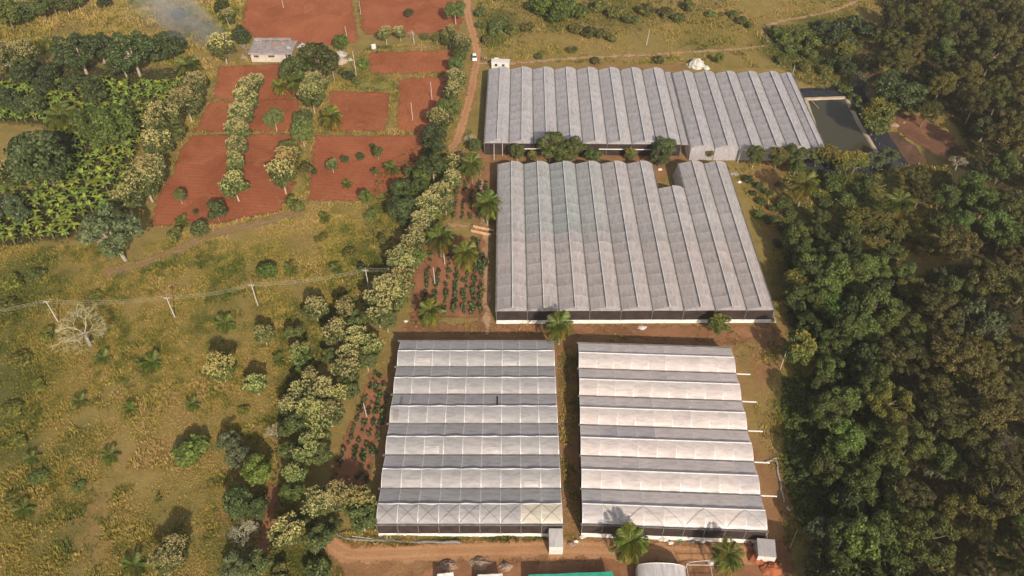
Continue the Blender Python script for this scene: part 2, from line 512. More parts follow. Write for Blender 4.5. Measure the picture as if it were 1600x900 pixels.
ROADS = [
    ('road', smooth_line(P([(728, -40), (731, 20), (741, 60), (745, 88), (739, 130), (728, 175), (716, 215), (706, 232)])), 4.2, 'road', 'road'),
    ('road', smooth_line(P([(520, 852), (545, 866), (600, 866), (690, 862), (800, 859), (900, 857), (1000, 862), (1100, 866), (1180, 868)])), 4.8, 'road', 'road'),
    ('path', smooth_line(P([(748, 99), (800, 99), (900, 91), (1000, 86), (1100, 80), (1180, 74), (1199, 68), (1193, 48), (1216, 34), (1260, 26), (1310, 14), (1360, -8)])), 2.7, 'path', 'path'),
    ('path', smooth_line(P([(560, 82), (620, 77), (680, 73), (716, 72)])), 2.0, 'path', 'path'),
    ('path', smooth_line(P([(170, 425), (225, 412), (290, 385), (335, 366), (400, 350), (470, 332)])), 4.6, 'trail', 'path'),
    ('path', smooth_line(P([(690, 352), (720, 353), (745, 358), (778, 366)])), 2.4, 'path', 'path'),
    ('path', smooth_line(P([(706, 232), (735, 250), (752, 290), (757, 340), (761, 420), (760, 520)])), 2.6, 'path', 'path'),
    ('path', smooth_line(P([(430, 765), (422, 800), (410, 850), (400, 905)])), 4.0, 'plot', 'path'),
]
ROAD_LABELS = ['', '', '', '', '', '', '', '']
BARE = [
    ([(612, 503), (765, 500), (1210, 500), (1228, 520), (1150, 545), (1165, 585), (1215, 770), (1235, 830), (1240, 900), (700, 960), (520, 905), (500, 850), (590, 838), (585, 790), (588, 700), (602, 600)], 0.85),
    ([(735, 228), (1060, 236), (1280, 250), (1260, 275), (1140, 252), (1070, 252), (1030, 290), (780, 262), (772, 500), (740, 500), (735, 330)], 0.9),
    ([(1145, 262), (1230, 262), (1245, 330), (1200, 400), (1180, 330)], 0.6),
    ([(1200, 500), (1228, 505), (1240, 560), (1205, 600), (1215, 700), (1245, 800), (1215, 800), (1160, 560)], 0.8),
    ([(1320, 60), (1385, 60), (1370, 110), (1395, 130), (1360, 160), (1330, 150)], 0.7),
    ([(755, 100), (1000, 92), (1090, 95), (1090, 115), (756, 112)], 0.55),
    ([(0, 40), (60, 35), (40, 70), (0, 80)], 0.5),
]
REDBLOBS = [(160, 800, 14, .5), (150, 860, 12, .5), (230, 710, 12, .55), (290, 760, 9, .4), (215, 640, 10, .4), (460, 380, 6, .45), (330, 610, 8, .4),
            (270, 420, 7, .45), (510, 300, 6, .4), (640, 30, 5, 0.3), (900, 45, 22, .35), (1150, 20, 30, .35), (1010, 70, 20, .3), (820, 60, 14, .45), (130, 30, 10, .3),
            (360, 800, 6, .5), (300, 860, 7, .35), (560, 690, 6, .6), (575, 640, 5, .6)]
GREENBLOBS = [(15, 470, 16, .9), (80, 450, 10, .7), (15, 600, 16, .8), (70, 580, 9, .7), (20, 700, 12, .7), (120, 690, 8, .6), (430, 400, 12, .55), (330, 480, 14, .5), (250, 520, 10, .45), (90, 860, 14, .5), (200, 900, 12, .5), (40, 430, 14, .8), (20, 530, 14, .6), (60, 640, 14, .5), (30, 820, 14, .5), (140, 470, 9, .5), (260, 820, 12, .5), (350, 840, 9, .6), (420, 470, 12, .4), (540, 400, 12, .6),
              (560, 420, 9, .6), (480, 440, 10, .4), (590, 360, 8, .6), (430, 560, 9, .3), (780, 30, 10, .9), (770, 60, 9, .8), (960, 12, 25, .6), (870, 40, 9, .6),
              (1230, 70, 16, 1.0), (1290, 45, 16, 1.0), (1270, 95, 14, .8), (1320, 100, 10, .8), (1100, 60, 20, .5), (1000, 50, 18, .35), (1240, 350, 12, .9), (1310, 280, 14, .9),
              (1350, 330, 14, .8), (1240, 430, 8, .8), (1240, 640, 6, .9), (1245, 740, 7, 1.0), (100, 60, 18, .4), (60, 60, 12, .5), (300, 40, 20, .35), (360, 20, 10, .8), (430, 880, 8, .8),
              (480, 880, 8, .9), (800, 842, 6, .7), (770, 840, 5, .5), (890, 640, 3, .6), (888, 760, 3, .7), (592, 130, 6, .8), (560, 120, 4, .7)]
WOODS_OLIVE = [(1420, -40), (1460, -60), (1720, -60), (1860, 960), (1430, 960), (1400, 800), (1370, 660), (1390, 520), (1420, 440), (1530, 405), (1590, 325), (1530, 272), (1500, 200), (1440, 150), (1400, 120), (1372, 60)]
WOODS_GREEN = [(1232, 400), (1300, 385), (1405, 440), (1385, 520), (1366, 660), (1396, 800), (1426, 960), (1262, 960), (1272, 880), (1290, 820), (1262, 770), (1268, 690), (1275, 600), (1285, 560), (1240, 500)]
WOODS_TOP = [(1440, 200), (1500, 230), (1545, 300), (1600, 330), (1700, 420), (1500, 400), (1475, 330), (1450, 290)]
BANANA = [(232, 108), (285, 104), (290, 118), (262, 165), (232, 205), (212, 245), (200, 285), (178, 330), (128, 345), (120, 374), (60, 378), (10, 388), (-40, 396), (-40, 330), (22, 300), (60, 290), (100, 250),
          (98, 205), (60, 195), (-30, 190), (-30, 130), (30, 100), (110, 92), (180, 110)]

def grid_axis(lo, hi, step, far):
    return np.concatenate([np.linspace(-far, lo - 40, 7), np.arange(lo, hi + step, step), np.linspace(hi + 40, far, 7)])
gx = grid_axis(-260, 270, 2.0, 1500)
gy = np.concatenate([np.linspace(-1400, 0, 6), np.arange(40, 360, 2.0), np.linspace(390, 1800, 8)])
GX, GY = np.meshgrid(gx, gy)
zone = np.zeros(GX.shape + (4,), np.float32); zone[..., 3] = 1
for poly, s in BARE:
    d = sdf_poly(GX, GY, P(poly)); zone[..., 0] = np.maximum(zone[..., 0], s * np.clip(0.5 - d / 5, 0, 1))
for u, v, r, s in REDBLOBS:
    x, y = at(u, v); d = np.hypot(GX - x, GY - y); zone[..., 0] = np.maximum(zone[..., 0], s * np.clip(1.25 - d / r, 0, 1))
for u, v, r, s in GREENBLOBS:
    x, y = at(u, v); d = np.hypot(GX - x, (GY - y) * 0.8); zone[..., 1] = np.maximum(zone[..., 1], s * np.clip(1.25 - d / r, 0, 1))
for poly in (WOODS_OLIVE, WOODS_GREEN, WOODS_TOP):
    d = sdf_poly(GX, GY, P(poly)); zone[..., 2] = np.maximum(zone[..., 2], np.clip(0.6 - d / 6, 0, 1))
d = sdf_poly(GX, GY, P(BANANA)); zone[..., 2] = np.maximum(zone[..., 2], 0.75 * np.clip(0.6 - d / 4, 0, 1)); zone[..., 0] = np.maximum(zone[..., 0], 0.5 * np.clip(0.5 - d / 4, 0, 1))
ny, nx = GX.shape
idx = np.arange(ny * nx).reshape(ny, nx)
fc = np.stack([idx[:-1, :-1], idx[:-1, 1:], idx[1:, 1:], idx[1:, :-1]], -1).reshape(-1, 4)
gm = mesh_np('ground', np.stack([GX, GY, np.zeros_like(GX)], -1), fc, M['ground'])
ca = gm.attributes.new('zone', 'FLOAT_COLOR', 'POINT'); ca.data.foreach_set('color', zone.ravel())
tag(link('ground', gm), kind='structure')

def sheet(name, sdf, bounds, z, mat, step=1.0, k=1.0, across=None):
    x0, x1, y0, y1 = bounds
    X, Y = np.meshgrid(np.arange(x0, x1 + step, step), np.arange(y0, y1 + step, step))
    d = sdf(X, Y)
    keep = d < k
    cell = keep[:-1, :-1] | keep[1:, :-1] | keep[:-1, 1:] | keep[1:, 1:]
    ny, nx = X.shape
    idx = np.arange(ny * nx).reshape(ny, nx)
    f = np.stack([idx[:-1, :-1], idx[:-1, 1:], idx[1:, 1:], idx[1:, :-1]], -1)[cell]
    used = np.unique(f)
    rem = np.zeros(ny * nx, int); rem[used] = np.arange(len(used))
    vs = np.stack([X, Y, np.full_like(X, z)], -1).reshape(-1, 3)[used]
    me = mesh_np(name, vs, rem[f], mat)
    a = me.attributes.new('edge', 'FLOAT', 'POINT'); a.data.foreach_set('value', (-d).ravel()[used].astype(np.float32))
    if across is not None:
        a = me.attributes.new('across', 'FLOAT', 'POINT'); a.data.foreach_set('value', across(X, Y).ravel()[used].astype(np.float32))
    return tag(link(name, me), kind='structure')

def poly_sheet(name, px, z, mat, step=1.2, k=1.0):
    w = P(px); a = np.array(w)
    return sheet(name, lambda X, Y: sdf_poly(X, Y, w), (a[:, 0].min() - 2, a[:, 0].max() + 2, a[:, 1].min() - 2, a[:, 1].max() + 2), z, mat, step, k)

for fi, ((nm, px, mt), lb) in enumerate(zip(FIELDS, FIELD_LABELS)):
    tag(poly_sheet(nm, px, 0.012 + .003 * fi, M[mt], 1.2, 1.6), lb)
for ri, (nm, w, wd, mt, _) in enumerate(ROADS):
    a = np.array(w)
    sheet(nm, lambda X, Y: dist_line(X, Y, w) - wd / 2, (a[:, 0].min() - 4, a[:, 0].max() + 4, a[:, 1].min() - 4, a[:, 1].max() + 4), 0.056 + .004 * ri, M[mt], 0.8, 0.7, lambda X, Y: dist_line(X, Y, w))
poly_sheet('vegetable_bed', [(556, 126), (622, 126), (620, 143), (552, 141)], 0.03, M['veg_bed'])
poly_sheet('planting_plot', [(722, 262), (752, 262), (764, 340), (708, 346), (706, 300)], 0.03, M['plot'])
poly_sheet('planting_plot', [(662, 372), (764, 368), (762, 498), (640, 502), (640, 440)], 0.03, M['plot'])
poly_sheet('planting_plot', [(575, 580), (606, 580), (592, 700), (575, 760), (510, 765), (530, 690), (560, 630)], 0.03, M['plot'])
poly_sheet('bare_yard', [(700, 868), (860, 868), (1240, 840), (1240, 930), (700, 960), (640, 900)], 0.03, M['bare'], k=1.5)
poly_sheet('bare_yard', [(620, 504), (1200, 506), (1225, 520), (1150, 540), (900, 525), (640, 520)], 0.03, M['bare'], k=1.5)
poly_sheet('stream_bank', [(1330, 62), (1378, 68), (1372, 112), (1400, 140), (1380, 162), (1345, 120), (1325, 100)], 0.03, M['bank'], k=1.4)
poly_sheet('stream_bank', [(1394, 178), (1440, 182), (1480, 205), (1498, 228), (1470, 248), (1440, 232), (1404, 208)], 0.05, M['bank'], k=1.0)
poly_sheet('mud_flat', [(1390, 196), (1412, 210), (1450, 248), (1440, 268), (1405, 268), (1388, 240)], 0.03, M['mud'], k=1.2)
poly_sheet('stream', [(1337, 112), (1350, 112), (1356, 130), (1352, 165), (1340, 160), (1334, 130)], 0.06, M['stream'], k=0.0)

# ------------------------------------------------------------------ grass and low growth (nobody could count it)
field_polys = [P(f[1]) for f in FIELDS]
def tufts(name, n, poly_px, size, seed, green=0.35, avoid=0.9, label='', stretch=1.0):
    r = np.random.default_rng(seed)
    poly = np.array(P(poly_px))
    lo, hi = poly.min(0), poly.max(0)
    X = r.uniform(lo[0], hi[0], n * 3); Y = r.uniform(lo[1], hi[1], n * 3)
    ok = sdf_poly(X, Y, poly) < 0
    for fp in field_polys + [P(q) for q in ([(662, 372), (764, 368), (762, 498), (640, 502)],)]:
        a = np.array(fp)
        d = sdf_poly(X, Y, fp); ok &= d > r.uniform(-1.2, 0.6, len(X))
    for nm, w, wd, mt, _ in ROADS:
        ok &= dist_line(X, Y, w) > wd / 2 + r.uniform(-0.9, 0.3, len(X))
    patch = vnoise(X, Y, 7) * 0.6 + vnoise(X + 31, Y, 2.6) * 0.4
    ok &= patch > r.uniform(0.2, 0.66, len(X))
    redz = np.zeros(len(X))
    for u, v, rad, s in REDBLOBS:
        x, y = at(u, v); redz = np.maximum(redz, s * np.clip(1.3 - np.hypot(X - x, Y - y) / rad, 0, 1))
    ok &= redz < r.uniform(0.1, 0.9, len(X))
    X = X[ok][:n]; Y = Y[ok][:n]
    n = len(X)
    gz = np.full(n, green) + (vnoise(X + 9, Y + 77, 13) - 0.5) * 1.0 + (vnoise(X + 3, Y + 7, 2.2) - 0.5) * 0.9
    for u, v, rad, s in GREENBLOBS:
        x, y = at(u, v); gz = np.maximum(gz, s * 1.1 * np.clip(1.3 - np.hypot(X - x, Y - y) / rad, 0, 1))
    gz = np.clip(gz + r.normal(0, 0.15, n), 0, 1)[:, None]
    straw = np.array([0.40, 0.275, 0.11]); olive = np.array([0.325, 0.255, 0.056]); grn = np.array([0.105, 0.125, 0.022])
    c = np.where(gz < 0.5, straw + (olive - straw) * gz * 2, olive + (grn - olive) * (gz - 0.5) * 2)
    nb = 5
    big = size * (0.45 + 1.2 * vnoise(X + 5, Y + 50, 4) ** 1.5)
    sc = (big * r.uniform(0.6, 1.4, n))[:, None]
    ang = r.uniform(0, 2 * math.pi, (n, nb)); lean = r.uniform(0.15, 0.85, (n, nb)) * sc
    h = sc * r.uniform(0.55, 1.1, (n, nb))
    w = sc * 0.16
    bx = X[:, None] + np.cos(ang) * sc * 0.25; by = Y[:, None] + np.sin(ang) * sc * 0.25
    px_, py_ = -np.sin(ang), np.cos(ang)
    v0 = np.stack([bx - px_ * w, by - py_ * w, np.zeros_like(bx)], -1)
    v1 = np.stack([bx + px_ * w, by + py_ * w, np.zeros_like(bx)], -1)
    v2 = np.stack([bx + np.cos(ang) * lean, by + np.sin(ang) * lean, h], -1)
    V = np.stack([v0, v1, v2], 2).reshape(-1, 3)
    Fc = np.arange(len(V)).reshape(-1, 3)
    me = mesh_np(name, V, Fc, M['grass'])
    ct = np.ones((len(V), 4), np.float32); ct[:, :3] = np.repeat(c, nb * 3, 0)
    a = me.attributes.new('tint', 'FLOAT_COLOR', 'POINT'); a.data.foreach_set('color', ct.ravel())
    return tag(link(name, me), label, 'grass', None, 'stuff')

tufts('meadow_grass', 95000, [(-60, 385), (220, 385), (300, 360), (480, 322), (600, 310), (640, 380), (560, 470), (480, 600), (430, 760), (520, 860), (560, 940), (-120, 940)], 0.54, 1, 0.56, label='dry yellow grass of the big meadow in the lower left')
tufts('scrub_grass', 24000, [(-80, -40), (390, -40), (375, 50), (340, 110), (240, 100), (120, 60), (-80, 150)], 0.95, 2, 0.45, label='yellow-green scrub grass on the slope at the upper left')
tufts('pasture_grass', 24000, [(735, -40), (1420, -40), (1370, 60), (1330, 160), (1250, 130), (1240, 108), (1000, 100), (760, 96), (750, 60)], 0.55, 3, 0.42, label='short grazed grass of the pasture behind the greenhouses')
tufts('verge_grass', 12000, [(1130, 250), (1480, 260), (1500, 400), (1300, 400), (1250, 500), (1290, 600), (1270, 780), (1300, 860), (1225, 860), (1215, 700), (1190, 560), (1215, 500), (1180, 330)], 0.62, 4, 0.7, label='green weeds between the greenhouses and the woods')
tufts('row_grass', 22000, [(330, 100), (720, 60), (740, 240), (700, 340), (620, 440), (560, 420), (610, 310), (480, 322), (230, 360), (260, 260)], 0.55, 5, 0.6, label='weeds along the field edges and tree rows')
tufts('yard_weeds', 5000, [(590, 830), (900, 836), (905, 858), (590, 862), (500, 840)], 0.5, 6, 0.5, label='dry weeds along the front of the left lower greenhouse')
tufts('yard_weeds', 4500, [(590, 505), (1230, 500), (1250, 560), (1260, 830), (1215, 800), (1165, 570), (900, 522), (612, 520), (590, 620), (560, 640)], 0.42, 7, 0.3, label='sparse dry weeds on the bare strips around the lower greenhouses')
tufts('yard_weeds', 1500, [(870, 540), (900, 540), (924, 850), (884, 850)], 0.45, 8, 0.6, label='weeds in the alley between the two lower greenhouses')

# ------------------------------------------------------------------ greenhouses
ZG = 4.4       # gutter height
def prof(side, q, w):
    """roof cross-section: 'low' arc climbs from the gutter to the ridge, 'high' arc falls from the raised ridge to the next gutter"""
    if side == 'low':
        s = 0.16 + (0.56 * w - 0.16) * q
        return s, ZG + 0.92 * (w / 8) * (1 - (1 - q) ** 1.4)
    s = 0.52 * w + (0.48 * w - 0.16) * q
    return s, ZG + 1.25 * (w / 8) * (1 - q ** 2.9)

_panel = {}
def panel_mesh(side, w, bay, var):
    key = (side, round(w, 2), round(bay, 2), var)
    if key in _panel: return _panel[key]
    r = np.random.default_rng(hash((side == 'low', var)) % 1000 + 5)
    nq, nt = 6, 4
    sag = [0.05, 0.09, 0.13, 0.07][var]
    vs = []
    for i in range(nq + 1):
        s, z = prof(side, i / nq, w)
        for j in range(nt + 1):
            t = j / nt
            edge = 4 * t * (1 - t)
            inner = 1 if 0 < i < nq else 0.35
            vs.append((s, t * bay, z - sag * edge * inner + (r.normal(0, 0.022) if 0 < j < nt else 0)))
    fs = [(i * (nt + 1) + j, (i + 1) * (nt + 1) + j, (i + 1) * (nt + 1) + j + 1, i * (nt + 1) + j + 1) for i in range(nq) for j in range(nt)]
    _panel[key] = mesh_np('film_panel', vs, fs, M['film'], True)
    return _panel[key]

def greenhouse(name, label, loc, rz, widths, nbay, bay, tint, front, right, tints=None, skip=None, braces=(), wall_mats=None, curl=False, group=None, posts=(), start=None, hoops=True, overhang=0.6):
    """local axes: x = from span to span, y = along the spans.  front/right etc. are wall kinds"""
    root = tag(empty(name, loc, rz), label, 'greenhouse', group)
    L = nbay * bay
    W = sum(widths)
    s0 = 0.0
    r = random.Random(len(label))
    edges = [0.0]
    for k, w in enumerate(widths):
        nb0 = 0
        nb1 = nbay if not skip or k not in skip else nbay - skip[k]
        Lk = nb1 * bay
        m = MB()
        for j in range(nb1 + 1):                                    # hoops
            y = min(max(j * bay, 0.05), Lk - 0.05)
            for side in ('low', 'high'):
                pts = [prof(side, i / 6, w) for i in range(7)]
                for (a, za), (b, zb) in zip(pts, pts[1:]):
                    m.add([(a, y - .05, za + .03), (b, y - .05, zb + .03), (b, y + .05, zb + .03), (a, y + .05, za + .03)], [(0, 1, 2, 3)])
        a, za = prof('high', 0, w)
        n = max(2, nb1 * 3)
        if curl:                                                    # rolled-up vent curtain along the ridge
            m.tube([(a + .02 + .06 * math.sin(i * 1.9 + k) , Lk * i / n, za + .02 + .035 * math.sin(i * 2.7 + 2 * k)) for i in range(n + 1)], [0.09 + .04 * math.sin(i * 1.3 + k * 2) for i in range(n + 1)], 5)
        else:
            m.tube([(a, Lk * i / 4, za + .02) for i in range(5)], 0.11, 5)
        b, zb = prof('low', 1, w)
        span = m.build('roof_span', M['steel'], root, (s0, 0, 0))
        vent = MB().quad((b - .02, 0, zb - .02), (b - .02, Lk, zb - .02), (a + .1, Lk, za - .03), (a + .1, 0, za - .03))
        vent.build('vent_net', M['vent'], span)
        for side in ('low', 'high'):
            for j in range(nb1):
                jt = 1 + r.uniform(-.05, .05)
                c = [tint[i] * jt * (1 + r.uniform(-.006, .006)) for i in range(3)]
                if not curl and rz > -1: c = [x * (1.07 if side == 'high' else .93) for x in c]  # sunward slope painted lighter, slope turned from the sun painted darker
                if tints: c = [x * y for x, y in zip(c, tints(k, j, side))]
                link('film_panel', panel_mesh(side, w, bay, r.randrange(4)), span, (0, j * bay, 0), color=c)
        for y, kd in ((0.0, front), (Lk, 'film')):                   # gable ends
            g = MB()
            for side in ('low', 'high'):
                pts = [prof(side, i / 6, w) for i in range(7)]
                for (p, zp), (q, zq) in zip(pts, pts[1:]):
                    g.add([(p, y, ZG - .25), (q, y, ZG - .25), (q, y, zq - .02), (p, y, zp - .02)], [(0, 1, 2, 3)])
            g.build('gable_film', M['film'], span, color=[x * .93 for x in tint])
        s0 += w
        edges.append(s0)
    for i, e in enumerate(edges):                                    # gutters
        Lk = L if not skip or i - 1 not in skip else L - skip[i - 1] * bay * (0 if i - 1 + 1 not in skip else 1)
        g = MB(); g.box(e - .17, e + .17, -overhang * .5, Lk + overhang * .5, ZG - .24, ZG - .08)
        g.box(e - .19, e - .15, -overhang * .5, Lk + overhang * .5, ZG - .08, ZG + .02); g.box(e + .15, e + .19, -overhang * .5, Lk + overhang * .5, ZG - .08, ZG + .02)
        g.build('gutter', M['gutter'], root)
    # walls: 'net' = dark insect net above a white apron, 'film' = white film down to the ground
    def wall(a, b, kind, out):
        (x0, y0), (x1, y1) = a, b
        ox, oy = out
        def strip(nm, z0, z1, mat, o0, o1, color=None):
            m = MB(); n = 12
            for i in range(n):
                f0, f1 = i / n, (i + 1) / n
                j0, j1 = .05 * math.sin(i * 2.1), .05 * math.sin((i + 1) * 2.1)
                m.quad((x0 + (x1 - x0) * f0 + ox * (o0 + j0 * 0), y0 + (y1 - y0) * f0 + oy * (o0 + j0 * 0), z0), (x0 + (x1 - x0) * f1 + ox * o0, y0 + (y1 - y0) * f1 + oy * o0, z0),
                       (x0 + (x1 - x0) * f1 + ox * (o1), y0 + (y1 - y0) * f1 + oy * (o1), z1 + j1), (x0 + (x1 - x0) * f0 + ox * o1, y0 + (y1 - y0) * f0 + oy * o1, z1 + j0))
            m.build(nm, mat, root, color=color)
        if kind == 'net':
            strip('wall_net', 0.9, ZG - .2, M['dark_net'], 0.06, 0.02)
            strip('apron', 0.0, 1.0, M['apron'], 0.35, 0.10)
        elif kind == 'dark':
            strip('wall_net', 0.0, ZG - .2, M['dark_net'], 0.06, 0.02)
        else:
            strip('wall_film', 0.0, ZG - .12, M['film'], 1.1 if kind == 'skirt' else 0.3, 0.02, [x * .95 for x in tint])
    wall((0, 0), (W, 0), wall_mats[0], (0, -1))
    if not skip:
        wall((W, L), (0, L), wall_mats[2], (0, 1))
    else:
        cuts = [0] + [sum(widths[:k]) for k in skip for k in (k, k + 1)] + [W]
        for a, b in zip(cuts[::2], cuts[1::2]): wall((b, L), (a, L), wall_mats[2], (0, 1))
        for k, nsk in skip.items():
            x0 = sum(widths[:k]); x1 = x0 + widths[k]; yl = L - nsk * bay
            wall((x1, yl), (x0, yl), 'film', (0, 1)); wall((x0, yl), (x0, L), 'film', (1, 0)); wall((x1, L), (x1, yl), 'skirt', (-1, 0))
    wall((W, 0), (W, L), wall_mats[1], (1, 0))
    wall((0, L), (0, 0), wall_mats[3], (-1, 0))
    for x, y in posts:
        MB().box(x - .06, x + .06, y - .06, y + .06, 0, ZG - .1).build('post', M['brace'], root)
    for k, j, kind in braces:                                       # bracing wires crossing one bay of a roof slope
        x0 = sum(widths[:k]); w = widths[k]
        m = MB()
        for fl in ((0, 1) if kind == 'x' else (0,) if kind == '/' else (1,)):
            pts = []
            for i in range(7):
                s, z = prof('high', i / 6 * .97 + .02, w)
                f = i / 6
                pts.append((x0 + s, (j + (f if fl else 1 - f)) * bay, z + .05))
            m.tube(pts, 0.035, 3)
        m.build('brace_wire', M['brace'], root)
    return root

# middle block: nine spans running away from the camera
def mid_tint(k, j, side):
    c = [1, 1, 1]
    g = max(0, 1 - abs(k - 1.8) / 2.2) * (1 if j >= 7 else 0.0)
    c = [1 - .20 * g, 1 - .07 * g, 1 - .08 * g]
    if j in (6, 7) and k < 6: c = [x * .93 for x in c]  # band of cloud shadow painted into the film tint
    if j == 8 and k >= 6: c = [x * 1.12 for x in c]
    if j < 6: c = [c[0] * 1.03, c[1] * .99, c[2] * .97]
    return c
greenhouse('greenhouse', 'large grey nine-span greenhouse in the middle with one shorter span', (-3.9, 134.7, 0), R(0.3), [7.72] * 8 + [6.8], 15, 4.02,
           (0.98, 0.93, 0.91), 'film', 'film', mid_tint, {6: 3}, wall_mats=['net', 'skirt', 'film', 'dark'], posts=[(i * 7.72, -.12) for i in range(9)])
# far block, left half and right half
greenhouse('greenhouse', 'far greenhouse of eight white spans beside the dirt road', (-8.6, 206.3, 0), R(-0.7), [7.62] * 8, 11, 4.02,
           (1.02, 0.985, 1.0), 'film', 'film', None, None, wall_mats=['dark', 'film', 'film', 'dark'], posts=[(i * 7.62, -.12) for i in range(9)])
greenhouse('greenhouse', 'far greenhouse of six pale spans beside the lined pond', (54.9, 203.6, 0), R(-0.7), [7.45] * 5 + [4.3], 11, 4.02,
           (0.98, 0.945, 0.96), 'film', 'film', None, None, wall_mats=['film', 'film', 'film', 'film'], posts=[(i * 7.45, -.4) for i in range(6)])
# flat film sheet that bridges the gap between the two far blocks
lk = MB()
for j in range(11):
    y0, y1 = 205.4 + j * 4.0, 209.4 + j * 4.0
    lk.quad((52.35 + .02 * j * 0, y0, ZG - .3), (55.2, y0, ZG - .3), (55.2, y1, ZG - .3 - .06 * (j % 2)), (52.35, y1, ZG - .3 - .06 * (j % 2)))
tag(lk.build('film_bridge', M['film'], color=(1, .96, .95)), 'flat film strip bridging the two far greenhouse blocks', 'film sheet')

def left_tint(k, j, side):
    if k == 5 and side == 'high' and j >= 7: return (1.45, 1.40, 1.15)
    return (1.05, 1.05, 1.04) if (k in (0, 3, 4) and j % 3) else (1, 1, 1)
ghD = greenhouse('greenhouse', 'lower left greenhouse of six dusty grey spans lying crosswise', (-26.5, 124.9, 0), R(-90), [7.93] * 6, 9, 4.04,
           (0.84, 0.825, 0.82), 'film', 'film', left_tint, None, [(5, j, 'x') for j in range(9)], ['film', 'net', 'film', 'film'], True, posts=[(47.7, j * 4.04) for j in range(10)], overhang=1.2)
def right_tint(k, j, side):
    if k == 3 and j in (1, 2, 3) and side == 'low': return (.82, .84, .88)
    if k == 5 and j == 0: return (.84, .85, .88)
    if k >= 4 and j == 8: return (.85, .86, .88)
    return (1.02, 1, .98)
ghE = greenhouse('greenhouse', 'lower right greenhouse of six clean white spans lying crosswise', (15.7, 124.3, 0), R(-92.4), [7.82] * 6, 9, 3.98,
           (1.34, 1.26, 1.22), 'film', 'film', right_tint, None, [(5, 1, '\\'), (5, 2, '/'), (5, 3, '\\'), (5, 4, '\\'), (5, 5, '/'), (5, 6, '\\'), (5, 7, '/'), (5, 8, '\\')], ['dark', 'net', 'skirt', 'film'], False, posts=[(47.0, j * 3.98) for j in range(10)], overhang=0.6)
def roof_patch(parent, w, k, side, q0, q1, y0, y1, mat, nm, color=None):
    m = MB()
    for i in range(4):
        (a, za), (b, zb) = prof(side, q0 + (q1 - q0) * i / 4, w), prof(side, q0 + (q1 - q0) * (i + 1) / 4, w)
        m.quad((k * w + a, y0 + .05 * (i % 2), za + .06), (k * w + b, y0, zb + .06), (k * w + b, y1, zb + .06), (k * w + a, y1 - .05 * (i % 2), za + .06))
    m.build(nm, M[mat], parent, color=color)
roof_patch(ghD, 7.93, 2, 'low', .15, .9, 23.1, 23.4, 'dark', 'tear')
roof_patch(ghD, 7.93, 2, 'low', .2, .8, 1.8, 2.3, 'vent', 'stain')
roof_patch(ghD, 7.93, 2, 'high', .3, .9, .7, 1.9, 'film', 'patch', (.62, .58, .54))
for q in range(7): roof_patch(ghD, 7.93, (0, 3, 4, 3, 4, 0, 1)[q], 'high', .55 + .04 * q, .97, (4.3, 8.2, 4.6, 20.5, 29, 24.6, 12.3)[q], (7.6, 11.2, 7.8, 23.9, 31.9, 27.5, 15.8)[q], 'film', 'patch', (1.0, .97, .94))
# drain pipes sticking out of the right end of the lower right house
mE = Matrix.Rotation(R(-92.4), 4, 'Z'); mE.translation = (15.7, 124.3, 0)
for k in range(1, 6):
    o = MB().tube([(7.82 * k, 35.9, ZG - .15), (7.82 * k, 39.2, ZG - .2)], 0.16, 6).build('drain_pipe', M['white_pipe'], ghE)
# porches
def porch(parent_label, loc, rz, w, d, h, tint):
    o = tag(empty('entrance_porch', loc, rz), parent_label, 'porch')
    MB().quad((0, 0, 0), (w, 0, 0), (w, 0, h * .85), (0, 0, h * .85)).build('door_sheet', M['white_plastic'], o, (0, -.004, 0))
    MB().quad((0, 0, h * .85), (w, 0, h * .85), (w, d, h), (0, d, h)).build('roof_sheet', M['film'], o, color=tint)
    MB().quad((0, d, 0), (0, 0, 0), (0, 0, h * .85), (0, d, h)).build('side_sheet', M['film'], o, color=[x * .9 for x in tint])
    MB().quad((w, 0, 0), (w, d, 0), (w, d, h), (w, 0, h * .85)).build('side_sheet', M['film'], o, color=[x * .9 for x in tint])
    return o
porch('small white entrance porch at the right front corner of the lower left greenhouse', (7.2, 73.3, 0), 0, 2.7, 3.6, 3.6, (1.15, 1.12, 1.08))
porch('grey film porch at the right front corner of the lower right greenhouse', (47.2, 71.6, 0), R(-6), 3.4, 3.4, 3.4, (.9, .88, .86))

# wooden ramp, pipes and props around the houses
x, y = at(752, 362)
o = tag(empty('wooden_ramp', (x, y, 0), R(-18)), 'pale wooden ramp leading to the left side of middle greenhouse', 'ramp')
MB().box(-2.6, 3.4, -.9, .9, 0.06, 0.2).build('deck', M['path'], o)
MB().box(-2.8, 3.4, .9, 1.05, 0.06, 0.95).build('side_board', M['plank'], o); MB().box(-2.8, 3.4, -1.05, -.9, 0.06, 0.95).build('side_board', M['plank'], o)
def pipe(name, pts, rad, label, mat='white_pipe', cat='pipe'):
    return tag(MB().tube(pts, rad, 6).build(name, M[mat]), label, cat)
x0, y0 = at(970, 499); x1, y1 = at(1204, 499)
pipe('white_pipe', [(x0, y0, .55), (x1, y1, .55)], .2, 'long white pipe along the front foot of the middle greenhouse')
x0, y0 = at(766, 83 + 140, 3); x1, y1 = at(925, 229, 3)
pipe('white_pipe', [(0, 205.6, 2.6), (24, 205.4, 2.6)], .16, 'white pipe along the front of the far eight-span greenhouse, left piece')
pipe('white_pipe', [(27, 205.4, 2.6), (50, 205.0, 2.6)], .16, 'white pipe along the front of the far eight-span greenhouse, right piece')
a = at(551, 839); b = at(606, 846)
pipe('white_pipe', [(*a, .3), (*b, .35)], .1, 'thin white pipe on the ground by the lower left greenhouse corner')
